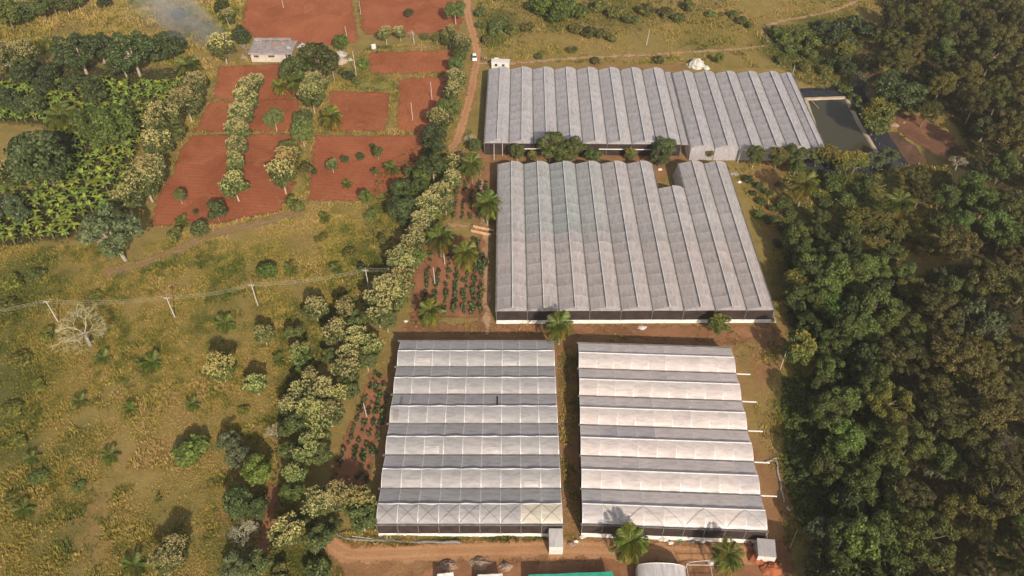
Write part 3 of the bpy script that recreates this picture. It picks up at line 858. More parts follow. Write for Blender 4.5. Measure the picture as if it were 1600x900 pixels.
for du, lb in ((604, 'left'), (609, 'right')):
    a = at(du, 847); b = at(du + 2.5, 832)
    pipe('white_pipe', [(*a, .2), (*b, .9)], .09, 'short white pipe rising to the lower left greenhouse wall, %s one of two' % lb)
a = at(1205, 501)
o = tag(empty('pipe_frame', (*a, 0)), 'small square white frame at the right front corner of middle greenhouse', 'frame')
for q in ([(-.9, -.8, .3), (.9, -.8, .3)], [(-.9, .8, .3), (.9, .8, .3)]): MB().tube(q, .09, 5).build('rail', M['white_pipe'], o)
for q in ([(-.9, -.8, .3), (-.9, .8, .3)], [(.9, -.8, .3), (.9, .8, .3)]): MB().tube(q, .09, 5).build('rail', M['white_pipe'], o)
def wob(px, z=.12, s=.15, n=5):
    pts = []
    w = [at(*p) for p in px]
    for (ax, ay), (bx, by) in zip(w, w[1:]):
        for i in range(n):
            f = i / n; pts.append((ax + (bx - ax) * f + random.uniform(-s, s), ay + (by - ay) * f + random.uniform(-s, s), z + random.uniform(0, .08)))
    pts.append((*w[-1], z)); return pts
tag(MB().tube(wob([(1194, 724), (1214, 716)]), .16, 5).build('plastic_roll', M['gravel']), 'short crumpled grey sheet beside the lower right greenhouse', 'sheet')
tag(MB().tube(wob([(1213, 720), (1220, 762), (1225, 784)]), .17, 5).build('plastic_roll', M['gravel']), 'long crumpled grey sheet lying beside the lower right greenhouse', 'sheet')
tag(MB().tube(wob([(1229, 793), (1234, 799)]), .3, 5).build('plastic_roll', M['gravel']), 'small grey sheet heap right of the lower right greenhouse', 'sheet')
tag(MB().tube(wob([(515, 830), (540, 842), (590, 845), (650, 847), (720, 848)], .2, .12), .28, 6).build('black_hose', M['gutter']), 'black hose bundle lying along the edge of the lower road', 'hose')
pipe('timber_pole', [(*at(1246, 828), .2), (*at(1234, 856), .3)], .12, 'thin timber pole on the ground right of the grey film porch', 'bark_pale', 'pole')

# ------------------------------------------------------------------ house, piles, cars, people
hx, hy = at(394, 97)
house = tag(empty('concrete_house', (hx, hy, 0)), 'unfinished flat-roofed concrete house between the red fields', 'house')
w = MB(); w.box(0, 12.6, 0, 8.6, 0, 3.4); w.build('wall', M['house_wall'], house)
w = MB(); w.box(-.5, 15.4, -.7, 9.3, 3.4, 3.62); w.build('roof_slab', M['concrete'], house)
for a, b, c, d_, z1 in ((-.5, 15.4, -.7, -.45, 3.95), (-.5, -.25, -.45, 9.05, 3.95), (15.15, 15.4, -.45, 6, 3.95), (-.5, 13.2, 9.05, 9.3, 4.7)):
    MB().box(a, b, c, d_, 3.62, z1).build('parapet', M['concrete'], house)
MB().box(2.2, 13.2, 7.6, 9.0, 4.6, 4.78).build('roof_ledge', M['concrete'], house)
for a in (2.4, 6, 10.0, 13):
    MB().box(a - .15, a + .15, 7.5, 7.8, 3.62, 4.6).build('column', M['concrete'], house)
for a in (13.4, 15.0):
    MB().box(a - .14, a + .14, -.5, -.2, 0, 3.4).build('column', M['concrete'], house)
for a, n in ((1.2, 3), (6.4, 4)):
    f = MB().box(a - .1, a + n * .55 + .1, -.03, 0.02, 1.85, 2.75).build('window', M['concrete'], house)
    for i in range(n):
        MB().quad((a + i * .55 + .05, -.04, 1.95), (a + i * .55 + .5, -.04, 1.95), (a + i * .55 + .5, -.04, 2.65), (a + i * .55 + .05, -.04, 2.65)).build('vent_opening', M['dark'], f)
MB().quad((12.603, .6, 0), (12.603, 3.6, 0), (12.603, 3.6, 2.6), (12.603, .6, 2.6)).build('doorway', M['dark'], house)
def heap(name, u, v, wpx, h, mat, label, cat, seed, asp=0.8, rough=.12, color=None, z0=0.0):
    r = np.random.default_rng(seed)
    x, y = at(u, v, z0); rad = wpx * mpp(u, v, 0) / 2
    n, m = 16, 6
    vs = [(0, 0, h)]
    for i in range(1, m + 1):
        for k in range(n):
            f = i / m; t = 2 * math.pi * k / n
            rr = rad * f * (1 + r.normal(0, rough))
            vs.append((math.cos(t) * rr, math.sin(t) * rr * asp, max(0, h * (1 - f ** 1.4) * (1 + r.normal(0, rough * 1.3))) if i < m else -.05))
    fs = [(0, 1 + k, 1 + (k + 1) % n) for k in range(n)]
    for i in range(m - 1):
        for k in range(n):
            fs.append((1 + i * n + k, 1 + (i + 1) * n + k, 1 + (i + 1) * n + (k + 1) % n, 1 + i * n + (k + 1) % n))
    me = bpy.data.meshes.new(name); me.from_pydata(vs, [], fs); me.materials.append(M[mat]); me.update()
    return tag(link(name, me, None, (x, y, z0), color=color), label, cat)
heap('brick_pile', 427, 72, 6, .6, 'brick', 'red brick rubble in the middle of the house roof', 'bricks', 1, .7, .3, z0=3.62)
heap('brick_pile', 441, 67, 8, .7, 'brick', 'red brick rubble at the rear right of the house roof', 'bricks', 2, .6, .3, z0=3.62)
heap('brick_pile', 451, 75, 6, .6, 'gravel', 'small grey rubble at the front right of the house roof', 'rubble', 3, .8, .3, z0=3.62)
heap('sand_pile', 456, 70, 11, 1.2, 'sand', 'small tan sand pile just right of the concrete house', 'sand pile', 4)
heap('gravel_pile', 473, 73, 16, 1.5, 'gravel', 'grey gravel pile right of the concrete house', 'gravel pile', 5)
heap('sand_pile', 533, 96, 22, 1.2, 'sand', 'tan sand pile below the white gravel heap', 'sand pile', 6, 1.0)
heap('gravel_pile', 532, 86, 24, 1.4, 'gravel', 'large pale gravel pile right of the two mango trees', 'gravel pile', 7)
heap('gravel_pile', 547, 94, 9, .9, 'gravel', 'small grey gravel heap at the edge of the sand pile', 'gravel pile', 8)
heap('rubble_pile', 381, 90, 12, 1.3, 'rock', 'brown rubble heap left of the concrete house', 'rubble', 9)
heap('plastic_heap', 1088, 103, 32, 3.0, 'white_plastic', 'big heap of white plastic sheet behind the far greenhouses', 'plastic heap', 10, .8, .08, (.8, .78, .76))
heap('plastic_heap', 1104, 107, 10, 1.0, 'white_plastic', 'small white plastic scrap beside the big plastic heap', 'plastic heap', 11, .8, .2)
x, y = at(584, 76)
o = tag(empty('water_tank', (x, y, 0)), 'small white water tank beside the track above red field', 'tank')
MB().tube([(0, 0, 0), (0, 0, 1.6), (0, 0, 1.95)], [.95, .95, .35], 14).build('tank_body', M['white_pipe'], o); MB().tube([(0, 0, 1.9), (0, 0, 2.1)], .3, 8).build('lid', M['gutter'], o)

def make_car(label, u, v, rz):
    x, y = at(u, v)
    o = tag(empty('parked_car', (x, y, 0), rz), label, 'car')
    # y = length, nose at -y
    st = [(-1.95, .35, .62, .70), (-1.9, .30, .80, .80), (-1.1, .26, .98, .86), (0.2, .26, 1.0, .87), (1.6, .28, 1.02, .86), (1.95, .32, .95, .80), (2.0, .4, .7, .74)]
    m = MB(); vs = []; fs = []
    for yy, z0, z1, hw in st: vs += [(-hw, yy, z0), (-hw, yy, z1 - .12), (-hw * .9, yy, z1), (hw * .9, yy, z1), (hw, yy, z1 - .12), (hw, yy, z0)]
    for i in range(len(st) - 1):
        for k in range(6): fs.append((i * 6 + k, i * 6 + (k + 1) % 6, (i + 1) * 6 + (k + 1) % 6, (i + 1) * 6 + k))
    fs += [(0, 5, 4, 3, 2, 1), tuple(range(36, 42))]
    m.add(vs, fs); body = m.build('body', M['car_paint'], o, smooth=False)
    def frus(b, t, z0, z1):
        return [(b[0], b[2], z0), (b[1], b[2], z0), (b[1], b[3], z0), (b[0], b[3], z0), (t[0], t[2], z1), (t[1], t[2], z1), (t[1], t[3], z1), (t[0], t[3], z1)]
    q = MB(); q.add(frus((-.8, .8, -1.05, 1.75), (-.62, .62, -.35, 1.35), .97, 1.47), [(0, 1, 5, 4), (1, 2, 6, 5), (2, 3, 7, 6), (3, 0, 4, 7)]); q.build('cabin_glass', M['glass'], o)
    q = MB(); q.box(-.63, .63, -.36, 1.36, 1.46, 1.53); q.build('roof', M['car_paint'], o)
    for sx in (-1, 1):
        for yy in (-1.25, 1.25):
            wq = MB().tube([(sx * .86, yy, .3), (sx * .68, yy, .3)], .3, 14).build('wheel', M['rubber'], o); MB().tube([(sx * .872, yy, .3), (sx * .86, yy, .3)], .17, 10).build('rim', M['steel'], wq)
        MB().box(sx * .62 - .13, sx * .62 + .13, -1.975, -1.93, .6, .72).build('headlight', M['steel'], o); MB().box(sx * .66 - .1, sx * .66 + .1, 1.99, 2.02, .72, .9).build('tail_light', M['brick'], o)
        MB().box(sx * .92 - .08, sx * .92 + .08, -.8, -.65, .98, 1.1).build('mirror', M['car_paint'], o)
    return o
make_car('white car parked on the dirt road beside three people', 741.5, 92, R(4))
make_car('white car parked behind the white cabin', 778, 97.5, R(84))
x, y = at(768, 108)
o = tag(empty('white_cabin', (x, y, 0), R(-4)), 'white boxy cabin at the corner of the far greenhouse', 'cabin')
MB().box(0, 6.4, 0, 2.4, .25, 2.7).build('wall', M['white_pipe'], o); MB().box(-.1, 6.5, -.1, 2.5, 2.7, 2.82).build('roof', M['white_pipe'], o)
for a in (.4, 5.8):
    MB().box(a, a + .3, .2, 2.2, 0, .25).build('skid', M['gutter'], o)
for a in (1.2, 3.8): MB().box(a, a + .9, -.02, .02, 1.2, 2.1).build('window', M['glass'], o)
MB().box(5.2, 5.9, -.02, .02, .35, 2.2).build('door', M['apron'], o)

def make_person(label, u, v, rz, shirt, trousers, arm):
    x, y = at(u, v)
    vs = [(0, 0, .95), (0, 0, 1.15), (0, 0, 1.38), (0, 0, 1.5), (0, -.01, 1.62), (0, -.01, 1.72),
          (.1, 0, .88), (.11, -.02, .48), (.11, .01, .08), (.11, -.14, .04), (-.1, 0, .88), (-.12, .04, .48), (-.12, .06, .08), (-.12, -.09, .04),
          (.2, 0, 1.38), (.27, .02, 1.12), (.26, -.06 - arm, .88 + arm), (-.2, 0, 1.38), (-.27, .02, 1.12), (-.26, -.06, .88)]
    rad = [.14, .13, .15, .06, .095, .08, .1, .065, .045, .04, .1, .065, .045, .04, .065, .045, .035, .065, .045, .035]
    es = [(0, 1), (1, 2), (2, 3), (3, 4), (4, 5), (0, 6), (6, 7), (7, 8), (8, 9), (0, 10), (10, 11), (11, 12), (12, 13), (2, 14), (14, 15), (15, 16), (2, 17), (17, 18), (18, 19)]
    me = bpy.data.meshes.new('person'); me.from_pydata(vs, es, []); me.update()
    t = NT('clothes')
    sp = t.n('SeparateXYZ'); t.l(t.n('TexCoord').outputs['Object'], sp.inputs[0]); z = sp.outputs[2]
    c = t.mix(t.math('GREATER_THAN', z, .93), trousers, shirt)
    c = t.mix(t.math('GREATER_THAN', z, 1.47), c, (.22, .12, .075)); c = t.mix(t.math('GREATER_THAN', z, 1.68), c, (.012, .01, .01))
    me.materials.append(t.fin(t.bsdf(c, .8, .2).outputs[0]))
    o = link('person', me, None, (x, y, 0), (0, 0, rz))
    sk = o.modifiers.new('skin', 'SKIN')
    for i, q in enumerate(rad): me.skin_vertices[0].data[i].radius = (q, q * .85)
    me.skin_vertices[0].data[0].use_root = True
    o.modifiers.new('sub', 'SUBSURF').levels = 1
    o.modifiers['sub'].render_levels = 1
    return tag(o, label, 'person')
make_person('person in red shirt standing nearest to the white car', 748.5, 94, .6, (.45, .08, .06), (.4, .2, .15), .05)
make_person('person in dark clothes standing between the two others', 752.5, 95, -.8, (.03, .03, .05), (.04, .04, .06), .0)
make_person('person in white shirt standing farthest from the white car', 757.5, 95, 2.0, (.6, .6, .58), (.05, .06, .1), .1)

# ------------------------------------------------------------------ pond
inner = P([(1262, 160), (1318, 158), (1337, 196), (1364, 240), (1334, 247), (1290, 244)])
def offset(poly, d):
    n = len(poly); out = []
    for i in range(n):
        a, b, c = Vector(poly[i - 1]), Vector(poly[i]), Vector(poly[(i + 1) % n])
        e1 = (b - a).normalized(); e2 = (c - b).normalized()
        n1 = Vector((-e1.y, e1.x)); n2 = Vector((-e2.y, e2.x)); m = (n1 + n2).normalized()
        out.append(tuple(b + m * d / max(.4, m.dot(n1))))
    return out
area = sum(inner[i][0] * inner[(i + 1) % 6][1] - inner[(i + 1) % 6][0] * inner[i][1] for i in range(6))
sg = -1 if area > 0 else 1
def dens(poly, n=8, j=.12):
    out = []
    r = random.Random(3)
    for i in range(len(poly)):
        a, b = poly[i], poly[(i + 1) % len(poly)]
        for k in range(n): out.append((a[0] + (b[0] - a[0]) * k / n + r.uniform(-j, j), a[1] + (b[1] - a[1]) * k / n + r.uniform(-j, j)))
    return out
rings = [(dens(inner), .75), (dens(offset(inner, sg * .3)), 1.1), (dens(offset(inner, sg * 1.25)), 1.15), (dens(offset(inner, sg * 1.3)), 1.0), (dens(offset(inner, sg * 5.5)), .95), (dens(offset(inner, sg * 9.0)), .0)]
pond = tag(empty('farm_pond', (*inner[0], 0)), 'rectangular farm pond with tan edge and black plastic liner', 'pond')
def ring(nm, a, b, mat):
    (pa, za), (pb, zb) = a, b; n = len(pa)
    ox, oy = inner[0]
    vs = [(x - ox, y - oy, za) for x, y in pa] + [(x - ox, y - oy, zb) for x, y in pb]
    MB_ = MB(); MB_.add(vs, [(i, (i + 1) % n, n + (i + 1) % n, n + i) for i in range(n)]); return MB_.build(nm, M[mat], pond)
ring('inner_edge', rings[0], rings[1], 'sand'); ring('edge_walk', rings[1], rings[2], 'sand'); ring('edge_side', rings[2], rings[3], 'sand')
ring('liner_top', rings[3], rings[4], 'liner'); ring('liner_slope', rings[4], rings[5], 'liner')
w = MB(); w.add([(x - inner[0][0], y - inner[0][1], .78) for x, y in rings[0][0]], [tuple(range(len(rings[0][0])))]); w.build('water', M['water'], pond)
a = at(1268, 158, 1)
pipe('pond_pipe', [(*a, 1.3), (a[0] + 1.2, a[1] - 4.5, 1.0)], .1, 'thin pale pipe dipping into the far corner of pond', 'plank')
for i, (u, v) in enumerate([(1356, 178), (1352, 205), (1360, 215), (1366, 222), (1372, 230), (1326, 172), (1335, 180), (1290, 136), (1305, 134)]):
    x, y = at(u, v)
    tag(MB().tube([(x, y, 0), (x + .1, y, 1.5)], .08, 5).build('fence_post', M['bark_pale']), 'thin wooden fence post outside the pond liner, %s of nine' % ORD[i], 'post', 'posts round the pond')
for i, (u, v, wp, h) in enumerate([(1397, 196, 18, .9), (1418, 186, 9, .8), (1412, 192, 6, .5)]):
    heap('rock', u, v, wp, h, 'rock', ['flat tan rock slab at the stream bank', 'rounded brown boulder on the stream bank, larger one', 'small boulder beside the larger one on the stream bank'][i], 'rock', 30 + i, .6, .08)

# ------------------------------------------------------------------ poles and wires
def pole(u0, v0, h, label, arm=False, lean=0.0, r0=.16, group=None, mat='pole'):
    x, y = at(u0, v0)
    o = tag(empty('utility_pole', (x, y, 0)), label, 'pole', group)
    MB().tube([(0, 0, 0), (lean, 0, h)], [r0, r0 * .65], 6).build('post', M[mat], o)
    if arm:
        MB().box(lean - .7, lean + .7, -.06, .06, h - .45, h - .33).build('cross_arm', M[mat], o)
        for s in (-.6, 0, .6): MB().tube([(lean + s, 0, h - .33), (lean + s, 0, h - .1)], .06, 5).build('insulator', M['white_pipe'], o)
    return (x + lean, y, h)
line = [pole(-60, 520, 7.6, 'power line pole', True)] if False else []
PL = [(91, 503, 'leftmost pale pole of the power line, behind the bare tree'), (274, 497, 'second pale pole of the power line from the left in the meadow'),
      (403, 477, 'third pale pole of the power line from the left in the meadow'), (577, 454, 'rightmost pole of the power line, beside the tree row')]
tops = [Vector(pole(u, v, 7.6, lb, True)) for u, v, lb in PL]
tops = [tops[0] + Vector((-48, -12, 0))] + tops + [Vector((*at(650, 410, 7), 7))]
for s, nm in ((-.6, 'left'), (0, 'middle'), (.6, 'right')):
    m = MB()
    for a, b in zip(tops, tops[1:]):
        pts = []
        for i in range(9):
            f = i / 8; q = a.lerp(b, f); pts.append((q.x + s * .3, q.y + s, q.z - .1 - 1.1 * 4 * f * (1 - f)))
        m.tube(pts, .021, 3)
    tag(m.build('power_cable', M['wire']), 'thin power cable over the meadow, %s' % {'left': 'nearest of three', 'middle': 'middle one of three', 'right': 'farthest of three'}[nm], 'cable')
for u, v, h, lb in [(645, 188, 6.9, 'grey pole in the red field, nearer one of the two'), (675, 156, 6.9, 'grey pole in the red field, farther one of the two'),
                    (557, 118, 9.5, 'tall pale pole beside the vegetable bed'), (564, 23, 6, 'pole in the dark red field at the top'), (443, 12, 5, 'pole in the top red field behind the house'),
                    (523, 128, 6, 'dark pole beside the gravel heaps'), (1010, 71, 7, 'leaning pale pole standing in the far pasture'), (680, 446, 6.5, 'white pole in the planted plot, left of the palms'),
                    (695, 413, 4, 'short white pole under the coconut palm'), (1224, 384, 4.5, 'short pole in the weeds right of middle greenhouse'), (1219, 577, 6.5, 'pale pole under the yellow-tipped tree by the woods'),
                    (647, 69, 5.5, 'white pole beside the bare sapling on the track'), (573, 651, 5.0, 'white pole in the plot left of the lower left greenhouse'), (542, 58, 4.5, 'thin pole at the edge of the top fields'),
                    (723, 128, 4, 'thin fence pole on the verge of the dirt road'), (1238, 118, 4, 'thin pole behind the far greenhouse corner'),
                    (772, 250, 6, 'left support pole in front of the far greenhouse'), (785, 243, 6, 'right support pole in front of the far greenhouse'), (1152, 254, 5, 'leaning pole in front of the pale far greenhouse')]:
    pole(u, v, h, lb, False, .5 if 'leaning' in lb else random.uniform(-.1, .1), .13, mat='bark_grey' if 'dark' in lb else 'pole')

# ------------------------------------------------------------------ yard at the bottom edge
x, y = at(996, 903, 2.4)
o = tag(empty('tunnel_shed', (23.4, 60.3, 0), R(-2)), 'small white arched tunnel shed at the bottom edge', 'shed')
def arch(q, w, h, z0): return (w * (0.5 - .5 * math.cos(math.pi * q)), z0 + h * math.sin(math.pi * q) ** .8)
m = MB(); n = 12
for i in range(n):
    (a, za), (b, zb) = arch(i / n, 9.2, 1.8, 2.2), arch((i + 1) / n, 9.2, 1.8, 2.2)
    m.quad((a, -6, za), (b, -6, zb), (b, 9.5, zb), (a, 9.5, za))
m.build('roof_film', M['film'], o, color=(1.3, 1.27, 1.25), smooth=True)
m = MB()
for i in range(n):
    (a, za), (b, zb) = arch(i / n, 9.2, 1.8, 2.2), arch((i + 1) / n, 9.2, 1.8, 2.2); m.quad((a, 9.5, 0), (b, 9.5, 0), (b, 9.5, zb), (a, 9.5, za))
m.build('end_film', M['film'], o)
for yy in (-6, -2, 2, 6, 9.45):
    MB().tube([(p, yy, z + .04) for p, z in (arch(i / n, 9.2, 1.8, 2.2) for i in range(n + 1))], .05, 4).build('hoop', M['steel'], o)
for xx in (0, 9.2): MB().quad((xx, -6, 0), (xx, 9.5, 0), (xx, 9.5, 2.2), (xx, -6, 2.2)).build('side_film', M['film'], o)
fr = tag(empty('arch_frame', (33.2, 66.0, 0), R(-1)), 'bare white arched pipe frame beside the tunnel shed', 'frame')
for yy in (-4, 0, 4):
    MB().tube([(p, yy, z) for p, z in (arch(i / n, 8.2, 1.8, 2.4) for i in range(n + 1))], .06, 5).build('hoop', M['white_pipe'], fr)
    MB().tube([(0, yy, 2.4), (8.6, yy, 2.5)], .05, 5).build('tie_bar', M['white_pipe'], fr)
for xx, zz in ((0, 2.4), (4.1, 4.2), (8.2, 2.4)): MB().tube([(xx, -4, zz), (xx, 4, zz)], .05, 5).build('rail', M['white_pipe'], fr)
for xx in (0, 8.2):
    for yy in (-4, 0, 4): MB().tube([(xx, yy, 0), (xx, yy, 2.4)], .06, 5).build('post', M['white_pipe'], fr)
def flat_roof(name, label, px, z, mat, cat='roof', color=None, drop=.5):
    w = [at(u, v, z) for u, v in px]
    cx = sum(p[0] for p in w) / 4; cy = sum(p[1] for p in w) / 4
    o = tag(empty(name, (cx, cy, 0)), label, cat)
    m = MB(); n = 10
    for i in range(n):
        def pt(f, a, b, zz): return (w[a][0] + (w[b][0] - w[a][0]) * f - cx, w[a][1] + (w[b][1] - w[a][1]) * f - cy, zz + .08 * math.sin(f * 14))
        m.quad(pt(i / n, 0, 1, z - drop), pt((i + 1) / n, 0, 1, z - drop), pt((i + 1) / n, 3, 2, z), pt(i / n, 3, 2, z))
    m.build('roof_sheet', M[mat], o, color=color)
    for p in w: MB().tube([(p[0] - cx, p[1] - cy, 0), (p[0] - cx, p[1] - cy, z - drop)], .07, 5).build('post', M['steel'], o)
    return o
flat_roof('shade_net_roof', 'green shade-net roof at the bottom edge', [(824, 935), (968, 935), (957, 893), (826, 898)], 2.6, 'green_net', 'shade roof')
flat_roof('tin_roof', 'small grey sheet roof at the bottom edge, left one', [(682, 925), (712, 925), (708, 894), (683, 897)], 2.4, 'apron')
flat_roof('tin_roof', 'white rounded sheet roof at the bottom edge, between grey sheet and green net', [(744, 930), (792, 930), (785, 896), (746, 898)], 2.4, 'white_plastic')
for i, (u, v, wp, h, mt, lb, c) in enumerate([
        (1189, 872, 44, 2.4, 'soil_mound', 'bright red soil mound near the lower right porch', None), (1205, 888, 40, 1.6, 'soil_mound', 'lower red soil mound at the bottom edge', None),
        (1036, 842, 16, .8, 'white_plastic', 'heap of white plastic in front of the lower right greenhouse', (.9, .88, .85)), (1048, 848, 10, .5, 'white_plastic', 'smaller white plastic scrap heap by the road', (1, .98, .95)),
        (1062, 842, 12, .6, 'green_net', 'small teal net bundle in front of the lower right greenhouse', None), (1098, 846, 9, .6, 'white_plastic', 'white plastic bag by the wall of lower right greenhouse', None),
        (1080, 842, 20, .5, 'gutter', 'dark plastic heap beside the teal net bundle', None), (1171, 849, 10, .8, 'brick', 'orange brick pile beside the black tyre', None), (1175, 862, 8, .6, 'brick', 'orange brick pile on the red soil mound', None),
        (1181, 838, 12, 1.1, 'rubber', 'black plastic bundle beside the grey film porch', None), (1184, 846, 8, .6, 'white_plastic', 'green and white sack by the grey porch', (.5, .8, .5)),
        (1203, 871, 7, .5, 'white_plastic', 'white scrap right of the red mound', None), (1219, 882, 5, .5, 'white_plastic', 'round white scrap near the woods edge', None),
        (748, 832, 5, .5, 'white_plastic', 'white rag in front of the lower left greenhouse wall', None), (911, 839, 12, .5, 'white_plastic', 'white sheet scrap at the alley mouth', None),
        (634, 502, 7, .4, 'white_plastic', 'pale scrap at the corner above lower left greenhouse', None), (785, 501, 20, .5, 'white_plastic', 'white sheet crumpled at the left front corner of middle greenhouse', (.95, .9, .85)),
        (1003, 512, 14, .3, 'white_plastic', 'white slab on the bare strip below the middle greenhouse', None), (700, 884, 30, .8, 'rock', 'rough brown rock heap left of the small grey roof', None), (750, 880, 34, .8, 'rock', 'dark rock heap behind the white rounded roof', None),
        (790, 885, 22, .7, 'rock', 'stone heap right of the white rounded roof', None), (892, 850, 16, .5, 'rock', 'stone scatter beside the small white porch', None), (900, 846, 8, .5, 'apron', 'grey slab beside the small white porch', None),
        (974, 873, 22, .5, 'rock', 'pink-brown rubble beside the coconut palm trunk', None), (1111, 880, 10, .4, 'white_plastic', 'white sheet inside the bare pipe frame', None), (1031, 265, 8, .5, 'white_plastic', 'white rubbish in the notch of the middle greenhouse', None),
        (212, 831, 9, .8, 'dark', 'small dark lump lying in the dry meadow grass', None), (1155, 285, 8, .5, 'white_plastic', 'pale rubbish at the right edge of middle greenhouse', None), (1148, 272, 14, .2, 'gravel', 'flat grey slab by the back right corner of middle greenhouse', None)]):
    heap(lb.split(' ')[0] + '_heap' if False else {'soil_mound': 'soil_mound', 'white_plastic': 'plastic_scrap', 'green_net': 'net_bundle', 'gutter': 'plastic_heap', 'brick': 'brick_pile', 'rubber': 'plastic_bundle', 'rock': 'rock_heap', 'dark': 'dark_lump', 'apron': 'slab', 'gravel': 'slab'}[mt],
         u, v, wp, h, mt, lb, {'soil_mound': 'soil mound', 'white_plastic': 'scrap', 'green_net': 'net', 'gutter': 'plastic heap', 'brick': 'bricks', 'rubber': 'bundle', 'rock': 'rock heap', 'dark': 'lump', 'apron': 'slab', 'gravel': 'slab'}[mt], 50 + i, .7, .09 if mt == 'soil_mound' else .16, c)

# ------------------------------------------------------------------ trees: prototypes (crown radius about 1)
def unit(r, n):
    v = r.normal(size=(n, 3)); return v / np.linalg.norm(v, axis=1)[:, None]

def diamonds(c, nrm, size, r, asp=1.5):
    n = len(c)
    nrm = nrm / (np.linalg.norm(nrm, axis=1)[:, None] + 1e-9)
    t = np.cross(nrm, unit(r, n)); t /= np.linalg.norm(t, axis=1)[:, None] + 1e-9
    b = np.cross(nrm, t)
    s = np.broadcast_to(np.asarray(size), (n,))[:, None]
    V = np.stack([c - t * s * asp / 2, c - b * s / 2, c + t * s * asp / 2, c + b * s / 2], 1).reshape(-1, 3)
    return V, np.arange(4 * n).reshape(-1, 4)

def make_crown(kind, seed):
    """returns crown verts/faces, blossom verts/faces or None, lobe centres"""
    r = np.random.default_rng(seed)
    K = dict(
        teak=dict(nl=26, lr=(.22, .36), flat=.88, n=3600, ls=.085, fl=290),
        leaf=dict(nl=24, lr=(.22, .36), flat=.85, n=3800, ls=.082, fl=0),
        dark=dict(nl=30, lr=(.26, .36), flat=.82, n=3800, ls=.085, fl=0),
        grey=dict(nl=30, lr=(.15, .26), flat=.66, n=4200, ls=.058, fl=0),
        olive=dict(nl=46, lr=(.11, .23), flat=.70, n=9000, ls=.041, fl=0),
        wood=dict(nl=30, lr=(.17, .30), flat=.78, n=5600, ls=.060, fl=0),
        spread=dict(nl=36, lr=(.14, .24), flat=.48, n=4200, ls=.06, fl=0),
        shrub=dict(nl=12, lr=(.28, .42), flat=.6, n=1100, ls=.14, fl=0),
        column=dict(nl=18, lr=(.3, .42), flat=1.7, n=2400, ls=.11, fl=0))[kind]
    nl = K['nl']
    d = unit(r, nl); rad = r.uniform(.35, 1, nl) ** .5
    lr = r.uniform(*K['lr'], nl)
    c = d * (rad * (1.0 - lr))[:, None] * np.array([1, 1, K['flat']])
    c[:, :2] *= r.uniform(.86, 1.12, 2)
    n = K['n']
    which = r.choice(nl, n, p=lr ** 2 / (lr ** 2).sum())
    dd = unit(r, n)
    flip = (dd[:, 2] < -.25) & (r.random(n) < .75); dd[flip, 2] *= -1
    pos = c[which] + dd * (lr[which] * r.uniform(.72, 1.08, n))[:, None] * np.array([1, 1, .85])
    # drop leaves buried inside neighbouring lobes
    keep = np.ones(n, bool)
    for i in range(nl):
        keep &= ~((np.linalg.norm(pos - c[i], axis=1) < lr[i] * .62))
    pos = pos[keep]; dd = dd[keep]
    nn = dd * .9 + unit(r, len(dd)) * .75 + np.array([0, 0, .35])
    V, Fc = diamonds(pos, nn, K['ls'] * r.uniform(.7, 1.35, len(pos)), r)
    fl = None
    if K['fl']:
        m = int(K['fl'] * r.uniform(.5, 1.25))
        top = np.argsort(-(pos @ np.array([0, 0, 1.0]) + .55 * np.linalg.norm(pos, axis=1)) + r.normal(0, .22, len(pos)))[:m * 4]
        pick = r.choice(top, m, replace=False)
        cc = np.repeat(pos[pick] * 1.02 + np.array([0, 0, .05]), 10, 0)
        off = unit(r, len(cc)) * r.uniform(.02, .085, len(cc))[:, None]
        fv = diamonds(cc + off + np.array([0, 0, .01]), unit(r, len(cc)) + np.array([0, 0, .5]), .047 * r.uniform(.7, 1.3, len(cc)), r, 1.2)
        fl = fv
    return V, Fc, fl, c, lr

def trunk_mb(zc, lobes, lr, seed, r0=.075, nlimb=9, bend=.08):
    r = random.Random(seed)
    m = MB()
    bx, by = r.uniform(-bend, bend), r.uniform(-bend, bend)
    fork = zc - .45
    m.tube([(0, 0, -.05), (bx * .4, by * .4, fork * .5), (bx, by, fork), (bx * .6, by * .6, zc + .1)], [r0 * 1.25, r0, r0 * .8, r0 * .3], 6)
    idx = list(range(len(lobes))); r.shuffle(idx)
    for i in idx[:nlimb]:
        p = Vector(lobes[i]) + Vector((0, 0, zc))
        q = Vector((bx, by, fork + r.uniform(0, .25)))
        mid = q.lerp(p, .5) + Vector((r.uniform(-.05, .05), r.uniform(-.05, .05), r.uniform(-.1, .02)))
        m.tube([q, mid, p], [r0 * .5, r0 * .33, r0 * .12], 4, False)
    return m

